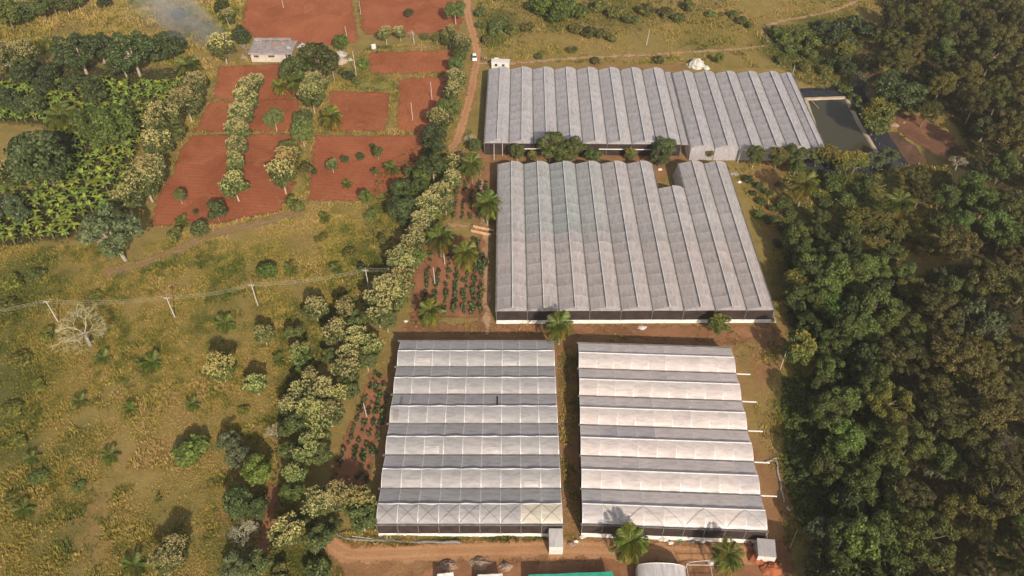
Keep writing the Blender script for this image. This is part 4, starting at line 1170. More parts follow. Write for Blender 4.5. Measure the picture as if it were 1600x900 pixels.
KIND = {  # kind: (crown style, variants, crown centre height in radii, leaf material, trunk material, blossom material)
    'cream': ('teak', 6, 1.28, 'leaf_green', 'bark_pale', 'blossom'),
    'leaf': ('leaf', 3, 1.40, 'leaf_green', 'bark_pale', None),
    'bright': ('leaf', 3, 1.30, 'leaf_bright', 'bark', None),
    'dark': ('dark', 3, 1.10, 'leaf_dark', 'bark', None),
    'grey': ('grey', 2, 1.0, 'leaf_grey', 'bark_grey', None),
    'olive': ('olive', 4, 1.35, 'leaf_olive', 'bark', None),
    'wood': ('wood', 4, 1.25, 'leaf_green', 'bark', None),
    'spread': ('spread', 3, 0.95, 'leaf_dark', 'bark_pale', None),
    'yellow': ('teak', 3, 1.20, 'leaf_green', 'bark', 'blossom_yellow'),
    'shrub': ('shrub', 3, .50, 'leaf_green', 'bark', None),
    'shrub_bright': ('shrub', 2, .50, 'leaf_bright', 'bark', None),
    'shrub_dark': ('shrub', 2, .50, 'leaf_dark', 'bark', None),
    'shrub_olive': ('shrub', 3, .45, 'leaf_olive', 'bark', None),
    'column': ('column', 2, 1.7, 'leaf_green', 'bark', None),
}
PROTO = {}
_shape = {}
def proto(kind):
    if kind in PROTO: return PROTO[kind]
    style, nv, zc, lm, tm, bm_ = KIND[kind]
    out = []
    for i in range(nv):
        sk = (style, i, lm)
        V, Fc, fl, c, lr = make_crown(style, (sum(map(ord, style)) * 31 + i * 7) % 9999)
        cm = mesh_np('crown', V + np.array([0, 0, zc]), Fc, M[lm])
        bmesh_ = mesh_np('blossom', fl[0] + np.array([0, 0, zc]), fl[1], M[bm_]) if (fl is not None and bm_) else None
        tm_ = trunk_mb(zc, c, lr, i, .045 if 'shrub' in kind else .046).mesh('trunk', M[tm])
        out.append((tm_, cm, bmesh_))
    PROTO[kind] = out
    return out

DESC = {'cream': 'cream-flowered tree', 'leaf': 'green leafy tree', 'bright': 'bright green tree', 'dark': 'dense dark green tree', 'grey': 'grey-green feathery tree',
        'olive': 'olive-brown feathery tree', 'wood': 'mid-green broadleaf tree', 'spread': 'broad spreading dark tree', 'yellow': 'yellow-tipped tree', 'shrub': 'low green shrub',
        'shrub_bright': 'bright green shrub', 'shrub_dark': 'dark green shrub', 'shrub_olive': 'olive scrub bush', 'column': 'tall narrow green tree'}
tcount = 0
def tree(u, v, wpx, kind, label, group=None, tint=(1, 1, 1), world=None, width=None, squash=None):
    global tcount
    tcount += 1
    r = random.Random(tcount * 131)
    zc = KIND[kind][2]
    s = 1.0
    if world is None:
        w = wpx * mpp(u, v, 4)
        s = w / 1.80
        x, y = at(u, v, zc * s * (squash or 1))
    else:
        x, y = world; s = width / 1.9
    tm_, cm, bm_ = r.choice(proto(kind))
    shrub = 'shrub' in kind
    o = tag(empty('shrub' if shrub else {'cream': 'flowering_tree', 'yellow': 'flowering_tree', 'dark': 'mango_tree' if False else 'leafy_tree'}.get(kind, 'leafy_tree'), (x, y, 0), r.uniform(0, 6.28)), label, 'shrub' if shrub else 'tree', group)
    sx = s * r.uniform(.93, 1.07); sz = s * r.uniform(.92, 1.1) * (squash or 1)
    o.scale = (sx, s * s / sx, sz)
    jt = r.uniform(.88, 1.1); t = [c * jt for c in tint]
    link('trunk', tm_, o)
    link('crown', cm, o, color=t)
    if bm_: link('blossom', bm_, o, color=[c * jt for c in tint])
    return o

def row(phrase, group, items, edge='from the top'):
    """items: (u, v, width, kind[, tint]); numbered along the photograph"""
    cnt = {}
    items = sorted(items, key=lambda q: q[1] if 'top' in edge else q[0])
    for it in items: cnt[it[3]] = cnt.get(it[3], 0) + 1
    seen = {}
    for it in items:
        k = it[3]; seen[k] = seen.get(k, 0) + 1
        lb = DESC[k] + (', %s %s %s' % (ORD[seen[k] - 1], edge, phrase) if cnt[k] > 1 else ' ' + phrase)
        tree(it[0], it[1], it[2], k, lb, group, it[4] if len(it) > 4 else (1, 1, 1), squash=it[5] if len(it) > 5 else None)

PALE = (1.0, .97, .92); DULL = (.82, .8, .76)
row('along the banana grove edge', 'trees at the banana grove edge', [
    (347, 72, 42, 'cream', PALE), (305, 136, 44, 'cream', PALE), (290, 160, 50, 'cream', PALE), (258, 196, 60, 'cream', PALE), (245, 224, 52, 'cream', PALE),
    (232, 262, 56, 'cream', PALE), (225, 282, 58, 'cream', PALE), (198, 312, 48, 'cream', DULL), (355, 26, 28, 'cream', PALE)])
row('in the leftmost red-field row', 'first tree row in the red fields', [
    (397, 126, 32, 'cream'), (389, 142, 38, 'cream'), (384, 160, 42, 'cream'), (378, 180, 44, 'cream'), (372, 205, 42, 'cream'), (370, 232, 38, 'cream'), (367, 257, 36, 'cream', (.95, 1, .9)), (365, 287, 48, 'cream', (.92, 1, .9))])
row('in the second red-field row', 'second tree row in the red fields', [
    (492, 130, 40, 'cream'), (487, 152, 40, 'cream', (.9, .98, .85)), (427, 182, 34, 'leaf', (1.2, 1.15, 1.2)), (473, 182, 30, 'leaf'), (470, 203, 40, 'leaf', (1.15, 1.15, 1)), (452, 233, 42, 'leaf', (1.1, 1.1, .9)), (449, 250, 42, 'cream', (1, .8, .7)), (440, 275, 48, 'cream', PALE), (478, 262, 26, 'shrub_olive')])
row('on the dirt road verge', 'trees on the left verge of the dirt road', [
    (711, 14, 32, 'leaf', (1.1, 1.2, 1)), (703, 57, 30, 'cream', DULL), (722, 70, 32, 'cream', DULL), (714, 100, 28, 'leaf'), (712, 124, 36, 'cream'), (707, 143, 34, 'cream'), (700, 168, 38, 'leaf', (1.1, 1.1, 1)), (687, 188, 40, 'cream', DULL), (677, 212, 42, 'dark'), (718, 85, 24, 'leaf')])
row('in the clump below the road end', 'trees in the clump by the road junction', [
    (677, 228, 40, 'dark'), (675, 254, 48, 'leaf', (.7, .8, .7)), (707, 256, 34, 'cream'), (705, 280, 36, 'cream'), (660, 278, 32, 'bright'), (655, 293, 38, 'leaf', (.8, .85, .7)), (628, 296, 38, 'dark', (1.3, 1.3, 1.2)), (627, 324, 46, 'dark', (1.2, 1.2, 1.1)), (640, 340, 36, 'dark'), (640, 268, 20, 'leaf'), (742, 228, 22, 'leaf')])
row('in the upper diagonal row', 'trees in the long diagonal row', [
    (688, 303, 38, 'cream'), (696, 318, 32, 'cream'), (672, 325, 44, 'cream'), (660, 343, 40, 'cream'), (655, 362, 42, 'cream'), (645, 381, 44, 'cream'), (650, 402, 34, 'bright'), (625, 404, 44, 'cream', (.92, 1, .9)), (628, 420, 44, 'cream', (.9, 1, .9)), (628, 443, 48, 'cream', PALE), (605, 450, 52, 'cream'), (612, 465, 52, 'cream', PALE), (587, 470, 48, 'cream'), (590, 486, 52, 'cream'), (603, 498, 38, 'leaf'),
    (545, 487, 42, 'cream', PALE), (560, 502, 38, 'leaf', (.8, .8, .7)), (525, 522, 46, 'cream'), (557, 528, 42, 'cream'), (576, 540, 46, 'cream', (.9, 1, .85)), (515, 556, 28, 'leaf'), (546, 556, 42, 'cream'), (572, 562, 36, 'leaf'), (543, 582, 48, 'cream'), (490, 592, 36, 'cream', PALE), (548, 605, 36, 'leaf')])
row('in the lower diagonal row', 'trees in the lower diagonal row', [
    (470, 612, 42, 'cream'), (503, 612, 46, 'cream'), (526, 616, 42, 'cream', (1, 1, .85)), (455, 634, 44, 'cream'), (486, 640, 50, 'cream', (.9, 1, .85)), (514, 646, 48, 'cream'), (470, 662, 44, 'leaf'), (500, 670, 46, 'cream', (.9, 1, .85)), (448, 668, 34, 'leaf', (.9, .9, .8)), (478, 700, 52, 'cream', (.85, .95, .8)), (500, 708, 40, 'leaf'), (455, 704, 36, 'leaf', (.9, .9, .8)),
    (461, 740, 40, 'cream', (.85, 1, .8)), (455, 770, 38, 'bright', (.9, .9, .9)), (500, 784, 58, 'cream'), (526, 779, 50, 'cream', PALE), (557, 783, 58, 'cream', (1.1, 1.05, .85)), (566, 812, 48, 'leaf'), (448, 830, 58, 'cream', PALE), (500, 838, 52, 'leaf'), (478, 812, 36, 'leaf', (.8, .8, .7)), (520, 822, 36, 'leaf')])
row('among the meadow trees beside the long row', 'single trees in the meadow', [
    (343, 572, 54, 'cream', (1.1, 1.05, .85)), (492, 481, 42, 'cream'), (412, 522, 36, 'cream', (.95, 1.05, .9)), (459, 519, 28, 'leaf', (1.3, 1.2, 1.1)), (470, 556, 38, 'cream', (.9, 1.05, .85)), (399, 600, 40, 'cream', (.9, 1.05, .85)), (567, 420, 18, 'leaf'), (597, 372, 16, 'leaf', (1.2, 1.2, 1.1)), (470, 575, 18, 'bright')])
row('at the bottom left of the meadow', 'trees at the lower left', [
    (267, 868, 66, 'cream', PALE, .72), (360, 690, 44, 'grey', (.9, .9, .8)), (371, 710, 44, 'grey'), (401, 732, 52, 'bright', (1.1, 1.1, .9)), (372, 785, 52, 'dark', (1.5, 1.5, 1.4)), (402, 795, 40, 'dark', (1.3, 1.3, 1.2)), (366, 884, 56, 'grey', (.9, .9, .8)), (400, 880, 50, 'leaf'), (296, 704, 56, 'shrub_bright', (.9, .85, .8)), (497, 892, 46, 'shrub'), (440, 895, 40, 'shrub_olive')])
row('in the banana grove', 'trees in the banana grove', [
    (120, 78, 76, 'spread', (.9, .95, .9)), (152, 70, 60, 'spread'), (205, 80, 80, 'spread', (1.15, 1.2, 1.1)), (190, 98, 50, 'spread'), (265, 66, 48, 'dark'), (245, 78, 40, 'dark'), (75, 113, 32, 'dark'), (67, 135, 32, 'dark'), (110, 128, 36, 'dark'), (146, 136, 46, 'dark', (1.2, 1.2, 1.1)), (33, 118, 34, 'dark'), (10, 155, 40, 'dark'), (44, 164, 44, 'dark', (1.2, 1.2, 1.1)),
    (140, 192, 62, 'bright', (.8, .8, .8)), (182, 196, 66, 'bright', (.85, .85, .8)), (165, 208, 50, 'bright', (.8, .8, .8)), (62, 246, 92, 'dark', (1.1, 1.15, 1.1)), (90, 225, 44, 'dark', (1.1, 1.1, 1)), (177, 366, 98, 'grey', (.85, .95, .8))])
row('at the left of the meadow', 'scrub at the left of the meadow', [(20, 440, 39, 'shrub_olive', (1.3, 1.3, .9), .5), (55, 428, 34, 'shrub', (1.1, 1.1, .9), .5), (12, 480, 46, 'shrub_olive', (1.3, 1.3, .9), .5), (75, 520, 34, 'shrub_olive', (1.3, 1.3, .9), .5), (30, 560, 39, 'shrub_olive', (1.3, 1.3, .9), .5), (62, 600, 32, 'shrub_olive', (1.3, 1.3, .9), .5), (15, 640, 41, 'shrub_olive', (1.3, 1.3, .9), .5), (150, 462, 29, 'shrub_olive', (1.3, 1.3, .9), .5), (28, 690, 34, 'shrub_olive', (1.3, 1.3, .9), .5), (60, 745, 34, 'shrub', (1.1, 1.1, .9), .5), (18, 780, 32, 'shrub_olive', (1.3, 1.3, .9), .5), (125, 760, 25, 'shrub', (1.1, 1.1, .9), .5), (545, 395, 29, 'shrub_olive', (1.3, 1.3, .9), .5), (500, 372, 25, 'shrub_olive', (1.3, 1.3, .9), .5), (580, 335, 29, 'shrub', (1.1, 1.1, .9), .5), (380, 640, 23, 'shrub_olive', (1.3, 1.3, .9), .5)])
row('at the left edge of the picture', 'trees at the left edge', [(12, 92, 46, 'cream', DULL), (38, 87, 46, 'cream', DULL), (8, 274, 46, 'cream', DULL), (8, 318, 50, 'grey', (.7, .75, .7)), (30, 335, 36, 'grey', (.6, .7, .6))])
row('at the top left corner', 'trees at the top left corner', [(8, 18, 44, 'bright', (.9, .85, .8)), (36, 20, 34, 'dark'), (62, 8, 40, 'wood'), (80, 2, 36, 'wood'), (100, 4, 30, 'leaf'), (118, -4, 30, 'leaf'), (160, 0, 24, 'dark'), (279, 22, 26, 'shrub_dark'), (345, 8, 26, 'leaf', (.7, .7, .6))])
row('beside the concrete house', 'trees beside the house', [(460, 106, 50, 'dark', (1.15, 1.05, .9)), (497, 93, 60, 'dark', (1.2, 1.05, .9)), (377, 56, 30, 'dark'), (534, 66, 26, 'bright', (.8, .8, .7)), (568, 100, 22, 'shrub_bright'), (545, 118, 22, 'shrub_dark'), (556, 126, 18, 'shrub'), (535, 112, 18, 'shrub_olive')])
row('in the row above the upper track', 'trees above the upper track', [(602, 52, 26, 'cream', PALE), (625, 50, 22, 'cream'), (665, 57, 13, 'leaf', (1.2, 1.1, 1.1)), (682, 58, 16, 'leaf', (1.3, 1.2, .9)), (639, 19, 15, 'dark')], 'from the left')
row('among the small trees in the red field', 'small trees in the red field', [(519, 258, 21, 'cream', (.7, .85, .7)), (539, 248, 14, 'dark'), (563, 244, 14, 'dark'), (590, 238, 18, 'leaf', (.9, .9, .9)), (586, 267, 13, 'leaf'), (572, 309, 26, 'bright'), (492, 268, 11, 'dark'), (582, 228, 9, 'dark')])
row('below the left red strips', 'trees on the left red strip', [(280, 305, 22, 'leaf', (1.3, 1.2, 1.2)), (338, 330, 36, 'dark', (1.1, 1.1, 1)), (312, 358, 34, 'shrub'), (275, 366, 30, 'shrub_olive'), (305, 330, 9, 'dark'), (460, 318, 36, 'shrub', (1.1, 1, .8)), (417, 423, 36, 'shrub_bright', (.8, .9, .8))])
row('in front of the far greenhouses', 'trees between the far and middle greenhouses', [
    (808, 238, 26, 'leaf'), (832, 243, 18, 'yellow'), (860, 224, 52, 'wood', (1.0, .95, .8)), (893, 228, 44, 'wood', (1.0, .95, .8)), (880, 240, 40, 'wood', (.95, .95, .8)), (927, 240, 26, 'leaf', (.8, .9, .8)), (985, 240, 22, 'yellow'), (1037, 228, 38, 'dark', (1.3, 1.3, 1.3)), (1032, 244, 34, 'dark', (1.3, 1.3, 1.3)), (1108, 236, 18, 'leaf', (1.2, 1.1, .9)), (1180, 243, 32, 'leaf', (1, .95, .8))], 'from the left')
row('in the hedge below the pond', 'trees below the pond', [(1216, 244, 34, 'yellow', (.8, .8, .8)), (1243, 238, 36, 'leaf', (.9, .9, .8)), (1245, 256, 30, 'leaf', (.8, .85, .7)), (1278, 246, 30, 'yellow'), (1300, 244, 38, 'yellow', (1.1, 1, .9)), (1318, 252, 36, 'yellow', (1.1, 1, .9)), (1340, 250, 36, 'yellow', (1.1, 1, .9)), (1368, 250, 36, 'grey', (.75, .8, .7)), (1388, 244, 36, 'grey', (.8, .85, .7)), (1370, 184, 54, 'yellow', (.85, .85, .7))], 'from the left')
row('at the front edge of the middle greenhouse', 'trees by the middle greenhouse front', [(1125, 506, 36, 'yellow', (.8, .95, .7))])
G1 = (.75, .75, .62)
row('in the scrub below the pond hedge', 'trees right of the middle greenhouse', [
    (1252, 368, 30, 'yellow', G1), (1282, 340, 34, 'wood', G1), (1275, 362, 32, 'wood', G1), (1325, 350, 40, 'yellow', G1), (1350, 345, 44, 'yellow', G1), (1375, 352, 44, 'yellow', G1), (1405, 360, 40, 'yellow', G1), (1430, 365, 40, 'yellow', G1), (1470, 350, 46, 'wood', G1), (1455, 385, 40, 'olive', (1.1, .95, .9)), (1490, 390, 36, 'olive', (1.2, .95, .9)), (1430, 275, 44, 'olive', G1), (1440, 300, 40, 'olive', G1), (1310, 372, 36, 'wood', G1),
    (1480, 305, 44, 'wood', (.8, .9, .75)), (1520, 285, 50, 'wood', (.9, 1.1, .8)), (1545, 310, 56, 'wood', (.9, 1.05, .8)), (1500, 345, 50, 'wood', (.9, 1.05, .8)), (1560, 350, 56, 'wood', (.9, 1.05, .8))], 'from the left')
row('at the near edge of the woods', 'trees at the near edge of the woods', [
    (1246, 546, 56, 'yellow', (.95, .95, .8)), (1325, 678, 54, 'bright', (.85, .95, .8)), (1240, 440, 40, 'yellow', (.8, .75, .65)), (1236, 465, 36, 'yellow', (.7, .7, .6)), (1260, 415, 50, 'wood', (1, 1.1, .8)), (1300, 425, 60, 'wood', (1.05, 1.15, .8)), (1340, 420, 56, 'wood', (1, 1.1, .8)), (1290, 455, 52, 'wood', (1.1, 1.2, .8)), (1370, 480, 66, 'wood', (1, 1.1, .85)), (1345, 510, 56, 'wood', (1, 1.1, .9)), (1300, 480, 46, 'bright', (.7, .8, .6)), (1325, 620, 56, 'wood', (.95, 1.05, .8)),
    (1345, 850, 70, 'bright', (.75, .75, .6)), (1385, 840, 60, 'bright', (.75, .75, .6)), (1290, 835, 66, 'grey', (.5, .52, .48)), (1285, 880, 60, 'grey', (.65, .6, .48)), (1315, 545, 44, 'wood', (.7, .7, .6)), (1285, 600, 40, 'wood', (.6, .65, .5)), (1290, 530, 44, 'wood', (.6, .65, .5)), (1345, 585, 40, 'wood', (.8, .8, .6))])

# scrub and shrubs of the far pasture and the stream
row('in the scrub of the far pasture', 'shrubs in the far pasture', [
    (850, 8, 52, 'shrub_bright', (.75, .75, .6)), (880, 12, 48, 'shrub_bright', (.75, .75, .6)), (905, 18, 34, 'shrub_bright', (.7, .7, .6)), (870, 22, 40, 'shrub_bright', (.65, .7, .6)), (752, 40, 20, 'shrub'), (768, 42, 26, 'shrub'), (785, 38, 26, 'shrub'), (775, 50, 24, 'shrub'), (800, 46, 24, 'shrub_olive'), (822, 42, 26, 'shrub_olive'), (900, 44, 26, 'shrub_olive'), (920, 50, 26, 'shrub_olive'), (940, 52, 24, 'shrub_olive'), (955, 58, 22, 'shrub_olive'),
    (935, 10, 30, 'shrub_olive'), (960, 20, 30, 'shrub_olive'), (985, 30, 26, 'shrub'), (1010, 15, 30, 'shrub_olive'), (1040, 20, 26, 'shrub_olive'), (1075, 10, 28, 'shrub_olive'), (1060, 28, 22, 'shrub'), (1110, 22, 16, 'shrub_bright'), (1145, 22, 18, 'shrub'), (1160, 32, 20, 'shrub'), (1170, 40, 16, 'shrub'), (1125, 90, 16, 'bright', (.9, .9, .6)), (930, 95, 18, 'shrub_olive'), (1030, 94, 18, 'shrub_olive'), (750, 20, 22, 'shrub'), (760, 62, 20, 'shrub_olive'), (842, 88, 14, 'shrub'), (895, 78, 18, 'shrub_olive')], 'from the left')
row('in the thicket beside the stream', 'shrubs between path and stream', [
    (1210, 52, 26, 'shrub', (1.1, 1.1, .9)), (1225, 60, 30, 'shrub', (1.1, 1.1, .9)), (1250, 58, 30, 'shrub', (1.1, 1.1, .9)), (1270, 66, 30, 'shrub', (1.1, 1.1, .9)), (1240, 76, 26, 'shrub'), (1265, 84, 26, 'shrub'), (1285, 40, 30, 'shrub_dark'), (1310, 44, 34, 'shrub_dark'), (1335, 36, 34, 'shrub_dark'), (1355, 46, 34, 'shrub_dark'), (1300, 60, 32, 'shrub_dark'), (1325, 66, 30, 'shrub_dark'), (1305, 100, 30, 'shrub_dark'), (1318, 82, 32, 'yellow', (.9, .9, .7)), (1335, 74, 28, 'leaf'), (1325, 105, 28, 'dark'), (1320, 140, 26, 'shrub', (.9, 1, .8)), (1335, 155, 26, 'shrub'), (1340, 172, 24, 'shrub'), (1290, 110, 26, 'shrub_olive'), (1255, 104, 22, 'shrub_olive'), (1220, 94, 20, 'shrub_olive')], 'from the left')
row('in the dim scrub beside the stream', 'trees by the stream', [(1390, 130, 60, 'dark', (1.1, 1.1, 1)), (1420, 150, 56, 'dark', (1.1, 1.1, 1)), (1385, 160, 36, 'dark'), (1450, 170, 44, 'olive', (.7, .7, .6)), (1360, 100, 30, 'dark'), (1400, 95, 50, 'olive', (.8, .8, .7))], 'from the left')
SB = (.7, .75, .65)
row('right of the middle greenhouse', 'shrubs right of the middle greenhouse', [
    (1170, 280, 18, 'shrub_dark'), (1185, 290, 16, 'shrub_dark'), (1200, 300, 18, 'shrub', SB), (1215, 288, 12, 'shrub', SB), (1190, 315, 16, 'shrub', SB), (1205, 325, 14, 'shrub_dark'), (1225, 318, 26, 'shrub', SB), (1203, 343, 20, 'shrub_dark'), (1178, 302, 12, 'shrub', SB), (1185, 335, 18, 'shrub_bright', SB), (1235, 335, 22, 'shrub', SB), (1270, 300, 26, 'shrub', SB), (1300, 290, 30, 'shrub', SB), (1320, 310, 32, 'shrub', SB), (1345, 300, 30, 'shrub', SB), (1290, 318, 26, 'shrub', SB), (1360, 285, 26, 'shrub', SB), (1225, 355, 22, 'shrub_dark'), (1245, 390, 24, 'shrub_dark'), (1215, 380, 18, 'shrub', SB), (1330, 390, 36, 'shrub_olive'), (1370, 400, 36, 'shrub_olive'), (1295, 275, 24, 'shrub_dark'),
    (1250, 610, 26, 'shrub', SB), (1252, 650, 30, 'shrub', SB), (1255, 690, 30, 'shrub', SB), (1250, 725, 32, 'shrub', SB), (1262, 750, 34, 'shrub', SB), (1262, 790, 34, 'shrub', SB), (1290, 760, 36, 'shrub', SB), (1285, 720, 34, 'shrub_dark'), (1238, 505, 20, 'shrub', SB)])

# ---- the woods on the right
def poisson(poly_px, dmin, seed, tries=9000, avoid=()):
    w = P(poly_px); a = np.array(w); lo, hi = a.min(0), a.max(0)
    r = np.random.default_rng(seed)
    X = r.uniform(lo[0], hi[0], tries); Y = r.uniform(lo[1], hi[1], tries)
    ok = sdf_poly(X, Y, w) < 0
    pts = []
    for x, y in zip(X[ok], Y[ok]):
        if all((x - p[0]) ** 2 + (y - p[1]) ** 2 > dmin * dmin for p in pts) and all((x - p[0]) ** 2 + (y - p[1]) ** 2 > p[2] ** 2 for p in avoid):
            pts.append((x, y))
    return pts
BANDS = [(330, 'at the top'), (262, 'level with far greenhouse ends'), (236, 'level with the pond'), (205, 'level with the pond hedge'), (184, 'level with the notched span'),
         (165, 'level with the wooden ramp'), (148, 'level with the planted plot'), (134, 'level with the long white pipe'), (121, 'level with the highest drain pipe'),
         (108, 'level with the third drain pipe'), (96, 'level with the lowest drain pipe'), (84, 'level with the grey porch'), (72, 'at the bottom edge')]
allp = []
for x, y in poisson(WOODS_OLIVE, 7.6, 21): allp.append((x, y, 'olive'))
for x, y in poisson(WOODS_GREEN, 6.0, 22): allp.append((x, y, 'wood'))
def inview(x, y, m=14):
    d = y * C45 + (CAM_H - 6) * C45
    u = 800 + x / d * FPX; v = 450 - FPX * ((y * C45 - (CAM_H - 6) * C45) / d)
    return -60 < u < 1600 + 70 and -70 < v < 975
bands = {}
for x, y, k in allp:
    if not inview(x, y): continue
    b = min(range(len(BANDS)), key=lambda i: abs(BANDS[i][0] - y))
    bands.setdefault((b, k), []).append((x, y))
wr = random.Random(5)
for (b, k), pts in sorted(bands.items()):
    pts.sort()
    for i, (x, y) in enumerate(pts):
        q = wr.random()
        if k == 'olive':
            kk = 'olive' if q < .80 else 'wood' if q < .93 else 'grey'
            t = wr.choice([(1, .95, .9), (1.15, 1.05, .85), (.8, .82, .85), (1.1, .95, .95), (.9, 1.05, .8), (1.25, 1.2, .85), (.7, .75, .7)]); t = [c * .92 for c in t]
            if kk == 'wood': t = (.75, .8, .6)
            if kk == 'grey': t = (.6, .58, .5)
            wd = wr.choice([wr.uniform(6.5, 9.5), wr.uniform(9, 12), wr.uniform(10, 14)])
        else:
            kk = 'wood' if q < .8 else 'dark'
            t = wr.choice([(.8, .85, .65), (.6, .65, .55), (.9, .95, .65), (.7, .7, .55)])
            wd = wr.uniform(6.5, 9.5)
        lb = '%s, %s from left in %s woods %s' % (DESC[kk], ORD[min(i, 39)], 'deep' if k == 'olive' else 'near', BANDS[b][1])
        tree(0, 0, 0, kk, lb, 'trees of the right-hand woods', t, (x, y), wd, squash=wr.uniform(.8, 1.3))

# undergrowth filling the woods and the banana grove
def undergrowth(name, polys, n, hmax, size, mat, seed, label, tint):
    r = np.random.default_rng(seed)
    Vs = []; base = 0; Fs = []
    for poly in polys:
        w = P(poly); a = np.array(w); lo, hi = a.min(0), a.max(0)
        X = r.uniform(lo[0], hi[0], n * 2); Y = r.uniform(lo[1], hi[1], n * 2)
        ok = sdf_poly(X, Y, w) < 1.5
        X = X[ok][:n]; Y = Y[ok][:n]
        h = hmax * np.clip(vnoise(X, Y, 3.0) * .65 + vnoise(X + 20, Y, 1.3) * .5 - .18, 0.03, 1)
        Z = h * r.uniform(.55, 1.05, len(X))
        V, Fc = diamonds(np.stack([X, Y, Z], -1), unit(r, len(X)) + np.array([0, 0, 1.0]), size * r.uniform(.6, 1.4, len(X)), r)
        Vs.append(V); Fs.append(Fc + base); base += len(V)
    me = mesh_np(name, np.concatenate(Vs), np.concatenate(Fs), M[mat])
    return tag(link(name, me, color=tint), label, 'undergrowth', None, 'stuff')
undergrowth('undergrowth', [WOODS_OLIVE, WOODS_GREEN], 26000, 2.4, .55, 'leaf_green', 41, 'dark green undergrowth on the floor of the right-hand woods', (.7, .7, .6))
undergrowth('undergrowth', [[(1240, 265), (1480, 262), (1490, 400), (1250, 400), (1210, 340)], [(1200, 40), (1380, 40), (1340, 160), (1250, 125), (1195, 80)], [(1232, 590), (1270, 590), (1270, 830), (1240, 800)]], 7000, 1.3, .42, 'leaf_green', 42, 'weedy green ground cover beside the stream and woods', (.9, .9, .7))
undergrowth('undergrowth', [BANANA], 9000, 1.1, .42, 'leaf_green', 43, 'weeds between the banana plants', (1.0, .95, .75))
undergrowth('undergrowth', [[(600, 260), (690, 215), (700, 240), (640, 390), (560, 470), (470, 600), (430, 700), (440, 860), (340, 900), (420, 760), (450, 600), (560, 430)]], 5000, 1.0, .4, 'leaf_green', 44, 'low weeds under the long diagonal tree row', (.8, .75, .6))
undergrowth('undergrowth', [[(-60, -40), (390, -40), (360, 60), (240, 95), (120, 60), (-60, 130)]], 6000, 1.2, .45, 'leaf_olive', 45, 'low olive scrub on the slope at the upper left', (1.5, 1.4, 1.1))
undergrowth('undergrowth', [[(745, 0), (1000, -10), (1100, -20), (1180, 40), (1160, 50), (1060, 30), (960, 55), (840, 50), (760, 70)]], 4500, 1.2, .45, 'leaf_olive', 46, 'olive scrub patches of the far pasture', (1.0, 1.0, .8))

undergrowth('field_weeds', [f[1] for f in FIELDS], 420, .3, .30, 'leaf_green', 47, 'sparse small weeds sprouting on the red fields', (1.1, 1.05, .8))

# ------------------------------------------------------------------ palms, bananas, crop plants, bare trees
def frond_mesh(seed, droop, yellow=False, n=13, L=1.0):
    r = np.random.default_rng(seed)
    V = []; Fc = []
    def rach(t): return np.array([0, L * (t * .86 - .10 * t * t), L * (.42 * t - (.42 + droop) * t * t)])
    for i in range(n):                                      # rachis
        a, b = rach(i / n), rach((i + 1) / n); wv = .018 * (1 - i / n) + .004
        k = len(V); V += [a + [-wv, 0, 0], a + [wv, 0, 0], b + [wv * .8, 0, 0], b + [-wv * .8, 0, 0]]; Fc.append((k, k + 1, k + 2, k + 3))
    for i in range(n * 2):
        t = .12 + .86 * i / (n * 2); p = rach(t)
        ll = .34 * math.sin(math.pi * (t * .82 + .14)) + .05
        for s in (-1, 1):
            q = p + np.array([s * ll * .80, ll * .52, -ll * (.35 + .5 * r.random())]); m = (p + q) / 2 + np.array([0, .02, .03])
            k = len(V); V += [p, m + [0, -.022, 0], q, m + [0, .022, 0]]; Fc.append((k, k + 1, k + 2, k + 3))
    return mesh_np('frond', V, Fc, M['palm_leaf'])
FROND = [frond_mesh(i, d) for i, d in enumerate((.05, .18, .38, .6, .85))]
def palm(u, v, wpx, h, label, tint=(1, 1, 1), nf=23, group='coconut palms', lean=.4, young=False):
    global tcount
    tcount += 1
    r = random.Random(tcount * 77)
    s = wpx * mpp(u, v, h) / 1.75
    x, y = at(u, v, h)
    lx, ly = r.uniform(-lean, lean), r.uniform(-lean, lean)
    o = tag(empty('young_palm' if young else 'coconut_palm', (x - lx, y - ly, 0), 0), label, 'palm', group)
    if h > .8:
        MB().tube([(0, 0, -.1), (lx * .2, ly * .2, h * .4), (lx * .7, ly * .7, h * .8), (lx, ly, h)], [.26, .19, .16, .2], 7).build('trunk', M['bark_grey'], o)
    for i in range(nf):
        ring = i % 3
        a = i * 2.39996 + r.uniform(-.2, .2)
        k = min(4, max(0, int(round([0.6, 2.0, 3.6][ring] + r.uniform(-.5, .7)))))
        if young: k = min(2, k)
        el = [.7, .2, -.3][ring] + r.uniform(-.1, .1)
        f = link('frond', FROND[k], o, (lx, ly, h), (el, 0, a), s * r.uniform(.85, 1.08), [c * r.uniform(.8, 1.15) * (1.0 if ring < 2 else .95) * (m if ring == 2 else 1) for c, m in zip(tint, (1.35, 1.05, .9))])
    if h > 3.5:
        m = MB()
        for i in range(7):
            a = i * .9; c = Vector((lx + math.cos(a) * .3, ly + math.sin(a) * .3, h - .28 - .1 * (i % 2)))
            m.tube([c + Vector((0, 0, -.14)), c + Vector((0, 0, -.05)), c + Vector((0, 0, .06)), c + Vector((0, 0, .14))], [.05, .13, .13, .04], 6)
        m.build('coconut_bunch', M['stem_green'], o)
    return o
palm(95, 183, 54, 5, 'coconut palm at the left side of the banana grove', (1, 1, .9))
palm(295, 104, 44, 5, 'dull coconut palm at the top right of the banana grove', (.8, .75, .7))
palm(437, 135, 30, 3, 'small yellowish palm at the head of the red strips', (1.3, 1.15, .9))
palm(465, 127, 40, 6, 'dark coconut palm below the two mango trees', (.9, .9, .8))
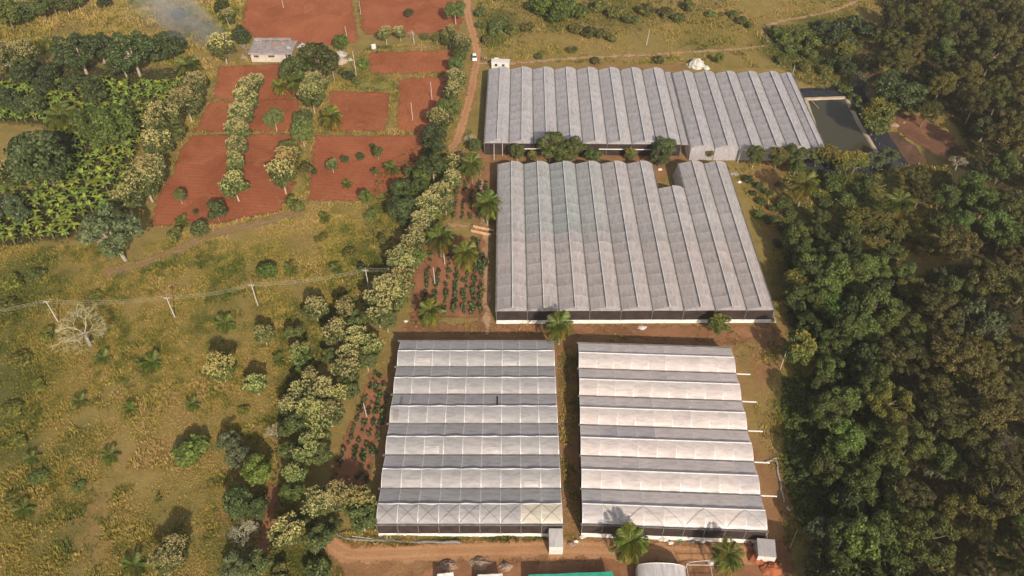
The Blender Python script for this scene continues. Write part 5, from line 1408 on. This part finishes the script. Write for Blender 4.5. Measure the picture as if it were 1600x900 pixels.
palm(517, 182, 42, 4.5, 'coconut palm standing alone in the red fields', (1.1, 1, .8))
palm(737, 257, 46, 7, 'coconut palm at the road junction, left of middle greenhouse', (.9, .95, .9))
palm(762, 318, 48, 7.5, 'coconut palm leaning over the left edge of middle greenhouse', (.9, .95, .9))
palm(688, 371, 54, 7, 'coconut palm with thick trunk at the diagonal tree row', (.75, .75, .7))
palm(727, 395, 50, 6, 'yellowish coconut palm above the planted plot', (1.1, 1.0, .85))
palm(673, 486, 46, 3.5, 'spreading yellow palm at the lower left corner of planted plot', (1.15, 1.05, .9))
palm(873, 509, 54, 7, 'coconut palm between the middle and lower greenhouses', (1.0, .95, .8))
palm(984, 848, 70, 7, 'large coconut palm in front of the lower right greenhouse', (1.15, 1.1, .75), 22)
palm(1138, 868, 60, 6, 'coconut palm beside the red soil mound', (1.0, .98, .8), 20)
palm(1256, 288, 52, 8, 'yellow coconut palm in the hedge below the pond', (1.15, 1.0, .8), 20)
palm(1405, 318, 54, 8, 'coconut palm at the far edge of the woods', (.85, .8, .7), 20)
YP = [(285, 347, 28, 'young palm at the foot of the left red strip'), (312, 411, 24, 'young palm beside the pale meadow path'), (352, 506, 38, 'young palm under the power line'), (455, 420, 28, 'young palm right of the bright meadow shrub'),
      (527, 420, 26, 'young palm left of the rightmost power pole'), (436, 563, 26, 'yellowish young palm between the meadow trees'), (162, 560, 32, 'young palm below the bare tree'), (238, 567, 42, 'young palm in the middle of the meadow'),
      (172, 712, 34, 'dull young palm in the lower meadow'), (37, 796, 38, 'young palm near the lower left edge'), (210, 884, 48, 'young palm at the bottom edge beside the cream tree'), (613, 264, 32, 'young palm in the red field by the tree clump'),
      (542, 288, 22, 'small young palm low in the red field'), (508, 340, 24, 'young palm on the field edge'), (125, 628, 30, 'dull young palm at the left of the meadow'), (205, 640, 30, 'dark young palm in the brown meadow patch'), (247, 780, 14, 'tiny young palm in the lower meadow'), (300, 632, 28, 'young palm above the bright green shrub'), (50, 715, 28, 'young palm low at the left edge')]
for u, v, wp, lb in YP:
    palm(u, v, wp, .6, lb, (.95, 1.0, .8), 11, 'young palms', .05, True)

def banana_mesh(seed):
    r = random.Random(seed)
    V = []; Fc = []
    nl = r.randint(7, 9)
    for i in range(nl):
        a = i * 2.4 + r.uniform(-.3, .3); L = r.uniform(1.5, 2.2); w = r.uniform(.26, .36); up = r.uniform(.5, 1.25); dr = r.uniform(.55, 1.1)
        ca, sa = math.cos(a), math.sin(a); n = 5; k0 = len(V)
        for j in range(n + 1):
            t = j / n; d = L * (t * .8); z = 1.9 + L * (up * t - (up * .55 + dr * .35) * t * t)
            ww = w * (math.sin(math.pi * (t * .86 + .10)) ** .7) if t < 1 else .02
            for s in (-1, 0, 1): V.append((ca * d - sa * ww * s, sa * d + ca * ww * s, z - (.09 if s else 0)))
        for j in range(n):
            b = k0 + j * 3
            Fc += [(b, b + 3, b + 4, b + 1), (b + 1, b + 4, b + 5, b + 2)]
    return mesh_np('leaves', V, Fc, M['banana_leaf'])
BAN = [banana_mesh(i) for i in range(6)]
STEM = MB().tube([(0, 0, -.05), (.02, 0, 1.0), (0, .02, 2.0)], [.17, .13, .09], 6).mesh('stem', M['stem_green'])
avoid = []
for u, v, wp in [(62, 246, 60), (146, 136, 38), (44, 164, 36), (10, 155, 34), (110, 128, 28), (165, 200, 80), (75, 113, 24), (67, 135, 24), (175, 366, 60)]:
    x, y = at(u, v, 3); avoid.append((x, y, wp * mpp(u, v) * .42))
bp = poisson(BANANA, 2.55, 33, 14000, avoid)
bp.sort(key=lambda p: p[1])
bp = [p for p in bp if inview(*p)][:300]
strips = {}
for x, y in bp: strips.setdefault(int((y - bp[0][1]) // 5.5), []).append((x, y))
i = 0
for si, k in enumerate(sorted(strips)):
    for q, (x, y) in enumerate(sorted(strips[k])):
        r = random.Random(i * 17)
        o = tag(empty('banana_plant', (x, y, 0), r.uniform(0, 6.3)), 'banana plant, %s from left in the %s strip from the grove bottom' % (ORD[q], ORD[si]), 'banana plant', 'banana plants of the grove')
        s = r.uniform(1.0, 1.45); o.scale = (s, s, s)
        t = r.choice([(1, 1, .9), (1.15, 1.05, .8), (.85, .95, .8), (1.1, 1.1, 1.1), (1.3, 1.15, .9)])
        link('stem', STEM, o); link('leaves', BAN[i % 6], o, color=t)
        i += 1

def crop_mesh(seed):
    r = np.random.default_rng(seed)
    n = 46
    p = unit(r, n) * r.uniform(.15, .5, n)[:, None] * np.array([1, 1, 1.0]); p[:, 2] = np.abs(p[:, 2]) * 1.5 + .12
    V, Fc = diamonds(p, unit(r, n) + np.array([0, 0, .6]), .27 * r.uniform(.7, 1.3, n), r, 1.9)
    return mesh_np('crop_plant', V, Fc, M['crop_leaf'])
CROP = [crop_mesh(i) for i in range(5)]
def crops(rows, label, group, seed, jit=.25, size=1.0, gap=0.0):
    r = random.Random(seed)
    for ri, ((a, b), sp) in enumerate(rows):
        (x0, y0), (x1, y1) = at(*a), at(*b)
        n = int(math.hypot(x1 - x0, y1 - y0) / sp)
        for i in range(n + 1):
            if r.random() < gap: continue
            f = i / max(1, n)
            s = size * r.uniform(.45, 1.5)
            o = link('crop_plant', CROP[r.randrange(5)], None, (x0 + (x1 - x0) * f + r.uniform(-jit, jit), y0 + (y1 - y0) * f + r.uniform(-jit, jit), 0), (0, 0, r.uniform(0, 6)), s, [c * r.uniform(.8, 1.2) for c in (1, 1, 1)])
            tag(o, label % (ORD[i], ORD[ri]), 'crop plant', group)
crops([(((u0, 398), (u1, 490)), 1.15) for u0, u1 in [(673, 660), (688, 677), (703, 694), (717, 709), (731, 724), (744, 738), (754, 749)]], 'leafy crop plant, %s from top in %s row of the big planted plot', 'crop plants in the large plot', 1, .35, 1.12, .08)
crops([(((735, 380), (752, 420)), 1.3), (((744, 376), (758, 416)), 1.3)], 'dense crop plant, %s from top in %s row beside the yellowish palm', 'crop plants beside the palm', 4, .4, 1.3)
crops([(((u0, 285), (u1, 342)), 1.4) for u0, u1 in [(716, 708), (727, 722), (738, 735), (749, 748), (758, 760)]], 'leafy crop plant, %s from top in %s row above the wooden ramp', 'crop plants in the small plot', 2, .3, 1.1, .15)
crops([(((u0, v0), (u1, v1)), 1.5) for u0, v0, u1, v1 in [(586, 585, 522, 750), (594, 590, 540, 756), (602, 596, 557, 758), (606, 620, 572, 750)]], 'dark crop plant, %s from top in %s row of the narrow lower plot', 'crop plants in the narrow plot', 3, .3, 1.05, .15)

def bare_tree(u, v, wpx, label, tint, seed, flat=.7, dens=1.0):
    r = random.Random(seed)
    s = wpx * mpp(u, v, 3) / 2
    zc = 1.05
    x, y = at(u, v, zc * s)
    o = tag(empty('bare_tree', (x, y, 0), r.uniform(0, 6)), label, 'tree')
    o.scale = (s, s, s)
    tr = MB(); tr.tube([(0, 0, -.05), (.02, 0, .3), (.03, .02, .55)], [.055, .045, .04], 6)
    tw = MB()
    def grow(p, d, L, rad, depth):
        q = p + d * L
        mid = p.lerp(q, .5) + Vector((r.uniform(-1, 1), r.uniform(-1, 1), r.uniform(-.5, .8))) * L * .08
        (tr if depth < 2 else tw).tube([p, mid, q], [max(rad, .004), max(rad * .8, .0036), max(rad * .6, .003)], 4 if depth < 2 else 3, False)
        if depth >= 6: return
        for k in range(r.choice([2, 3, 3]) if depth < 5 else 3):
            dd = (d + Vector((r.uniform(-1, 1), r.uniform(-1, 1), r.uniform(-.55, .7))) * .95); dd.z *= flat if depth > 1 else 1
            grow(q, dd.normalized(), L * r.uniform(.68, .95), rad * .6, depth + 1)
    for k in range(5):
        a = k * 1.256 + r.uniform(-.3, .3)
        grow(Vector((.03, .02, .5)), Vector((math.cos(a) * .8, math.sin(a) * .8, .62)).normalized(), .26, .026, 1)
    tr.build('trunk', M['bark_grey'], o); tw.build('twigs', M['dead_twig'], o, color=tint)['kind'] = 'stuff'
    return o
bare_tree(122, 506, 96, 'big bare pale tree in the meadow by the power line', (1.0, 1.0, .8), 3)
bare_tree(378, 828, 58, 'bare grey tree beside the red soil track', (1.0, 1.0, .95), 5)
bare_tree(430, 672, 42, 'bare twiggy tree at the left of the diagonal row', (1.1, .95, .85), 7)
bare_tree(641, 52, 20, 'bare sapling among the trees above the upper track', (1.2, 1.0, .9), 8)
bare_tree(383, 72, 22, 'small bare tree in front of the smoke beside the house', (.9, .85, .8), 9)
bare_tree(1540, 560, 50, 'bare branching tree among the olive woods', (.8, .75, .7), 10)
for u, v, wp, lb in [(1462, 730, 44, 'bare forked tree low in the olive woods'), (1500, 250, 36, 'bare pale tree above the mud flat in the woods'), (1575, 690, 40, 'bare tree at the right edge of the woods'), (1440, 60, 34, 'bare tree in the far top of the woods'), (1290, 872, 50, 'bare pale branching tree at the bottom of the woods edge'), (1520, 820, 40, 'bare tree in the lower right woods'), (1335, 470, 30, 'thin bare tree in the near green woods')]:
    bare_tree(u, v, wp, lb, (.85, .8, .72), int(u + v))
bare_tree(735, 215, 26, 'grey bare bush beside the dirt road', (1.1, 1.05, 1.1), 11)

# ------------------------------------------------------------------ smoke drifting from behind the house
def smoke():
    t = NT('smoke')
    tc = t.n('TexCoord').outputs['Object']
    sp = t.n('SeparateXYZ'); t.l(tc, sp.inputs[0])
    z = sp.outputs[2]
    rr = t.math('SQRT', t.math('ADD', t.math('MULTIPLY', sp.outputs[0], sp.outputs[0]), t.math('MULTIPLY', sp.outputs[1], sp.outputs[1])))
    rad = t.math('ADD', t.math('MULTIPLY', z, .78), .2)
    fall = t.ramp(t.math('DIVIDE', rr, rad), .95, .1)
    ends = t.math('MULTIPLY', t.ramp(z, .0, .08), t.ramp(z, 1.0, .55))
    n = t.noise(3.2, 4, .6, tc, .6)
    dn = t.math('MULTIPLY', t.math('MULTIPLY', fall, ends), t.ramp(n, .38, .72))
    dn = t.math('MULTIPLY', dn, .22)
    pv = t.n('VolumePrincipled', i={'Color': (.86, .86, .9, 1), 'Anisotropy': .1}); t.l(dn, pv.inputs['Density'])
    t.l(pv.outputs[0], t.out.inputs['Volume'])
    m = MB(); m.tube([(0, 0, 0), (0, 0, .33), (0, 0, .66), (0, 0, 1)], [.2, .46, .72, .98], 16)
    m.f = [f[::-1] for f in m.f]
    a = Vector((*at(368, 84), 1)); b = Vector((*at(205, -30, 34), 34))
    o = m.build('smoke', t.m)
    d = b - a
    o.location = a; o.rotation_euler = d.to_track_quat('Z', 'Y').to_euler(); o.scale = (15, 15, d.length)
    tag(o, 'thin blue-grey smoke drifting up over the scrub from beside the house', 'smoke', None, 'stuff')
smoke()

# ------------------------------------------------------------------ the air
def haze():
    t = NT('haze')
    pv = t.n('VolumePrincipled', i={'Color': (.92, .90, .88, 1), 'Density': .00013, 'Anisotropy': .2})
    t.l(pv.outputs[0], t.out.inputs['Volume'])
    tag(MB().box(-1520, 1520, -1420, 1820, -1.2, 160).build('haze', t.m), 'thin warm haze over the whole farm', 'haze', None, 'stuff')
haze()
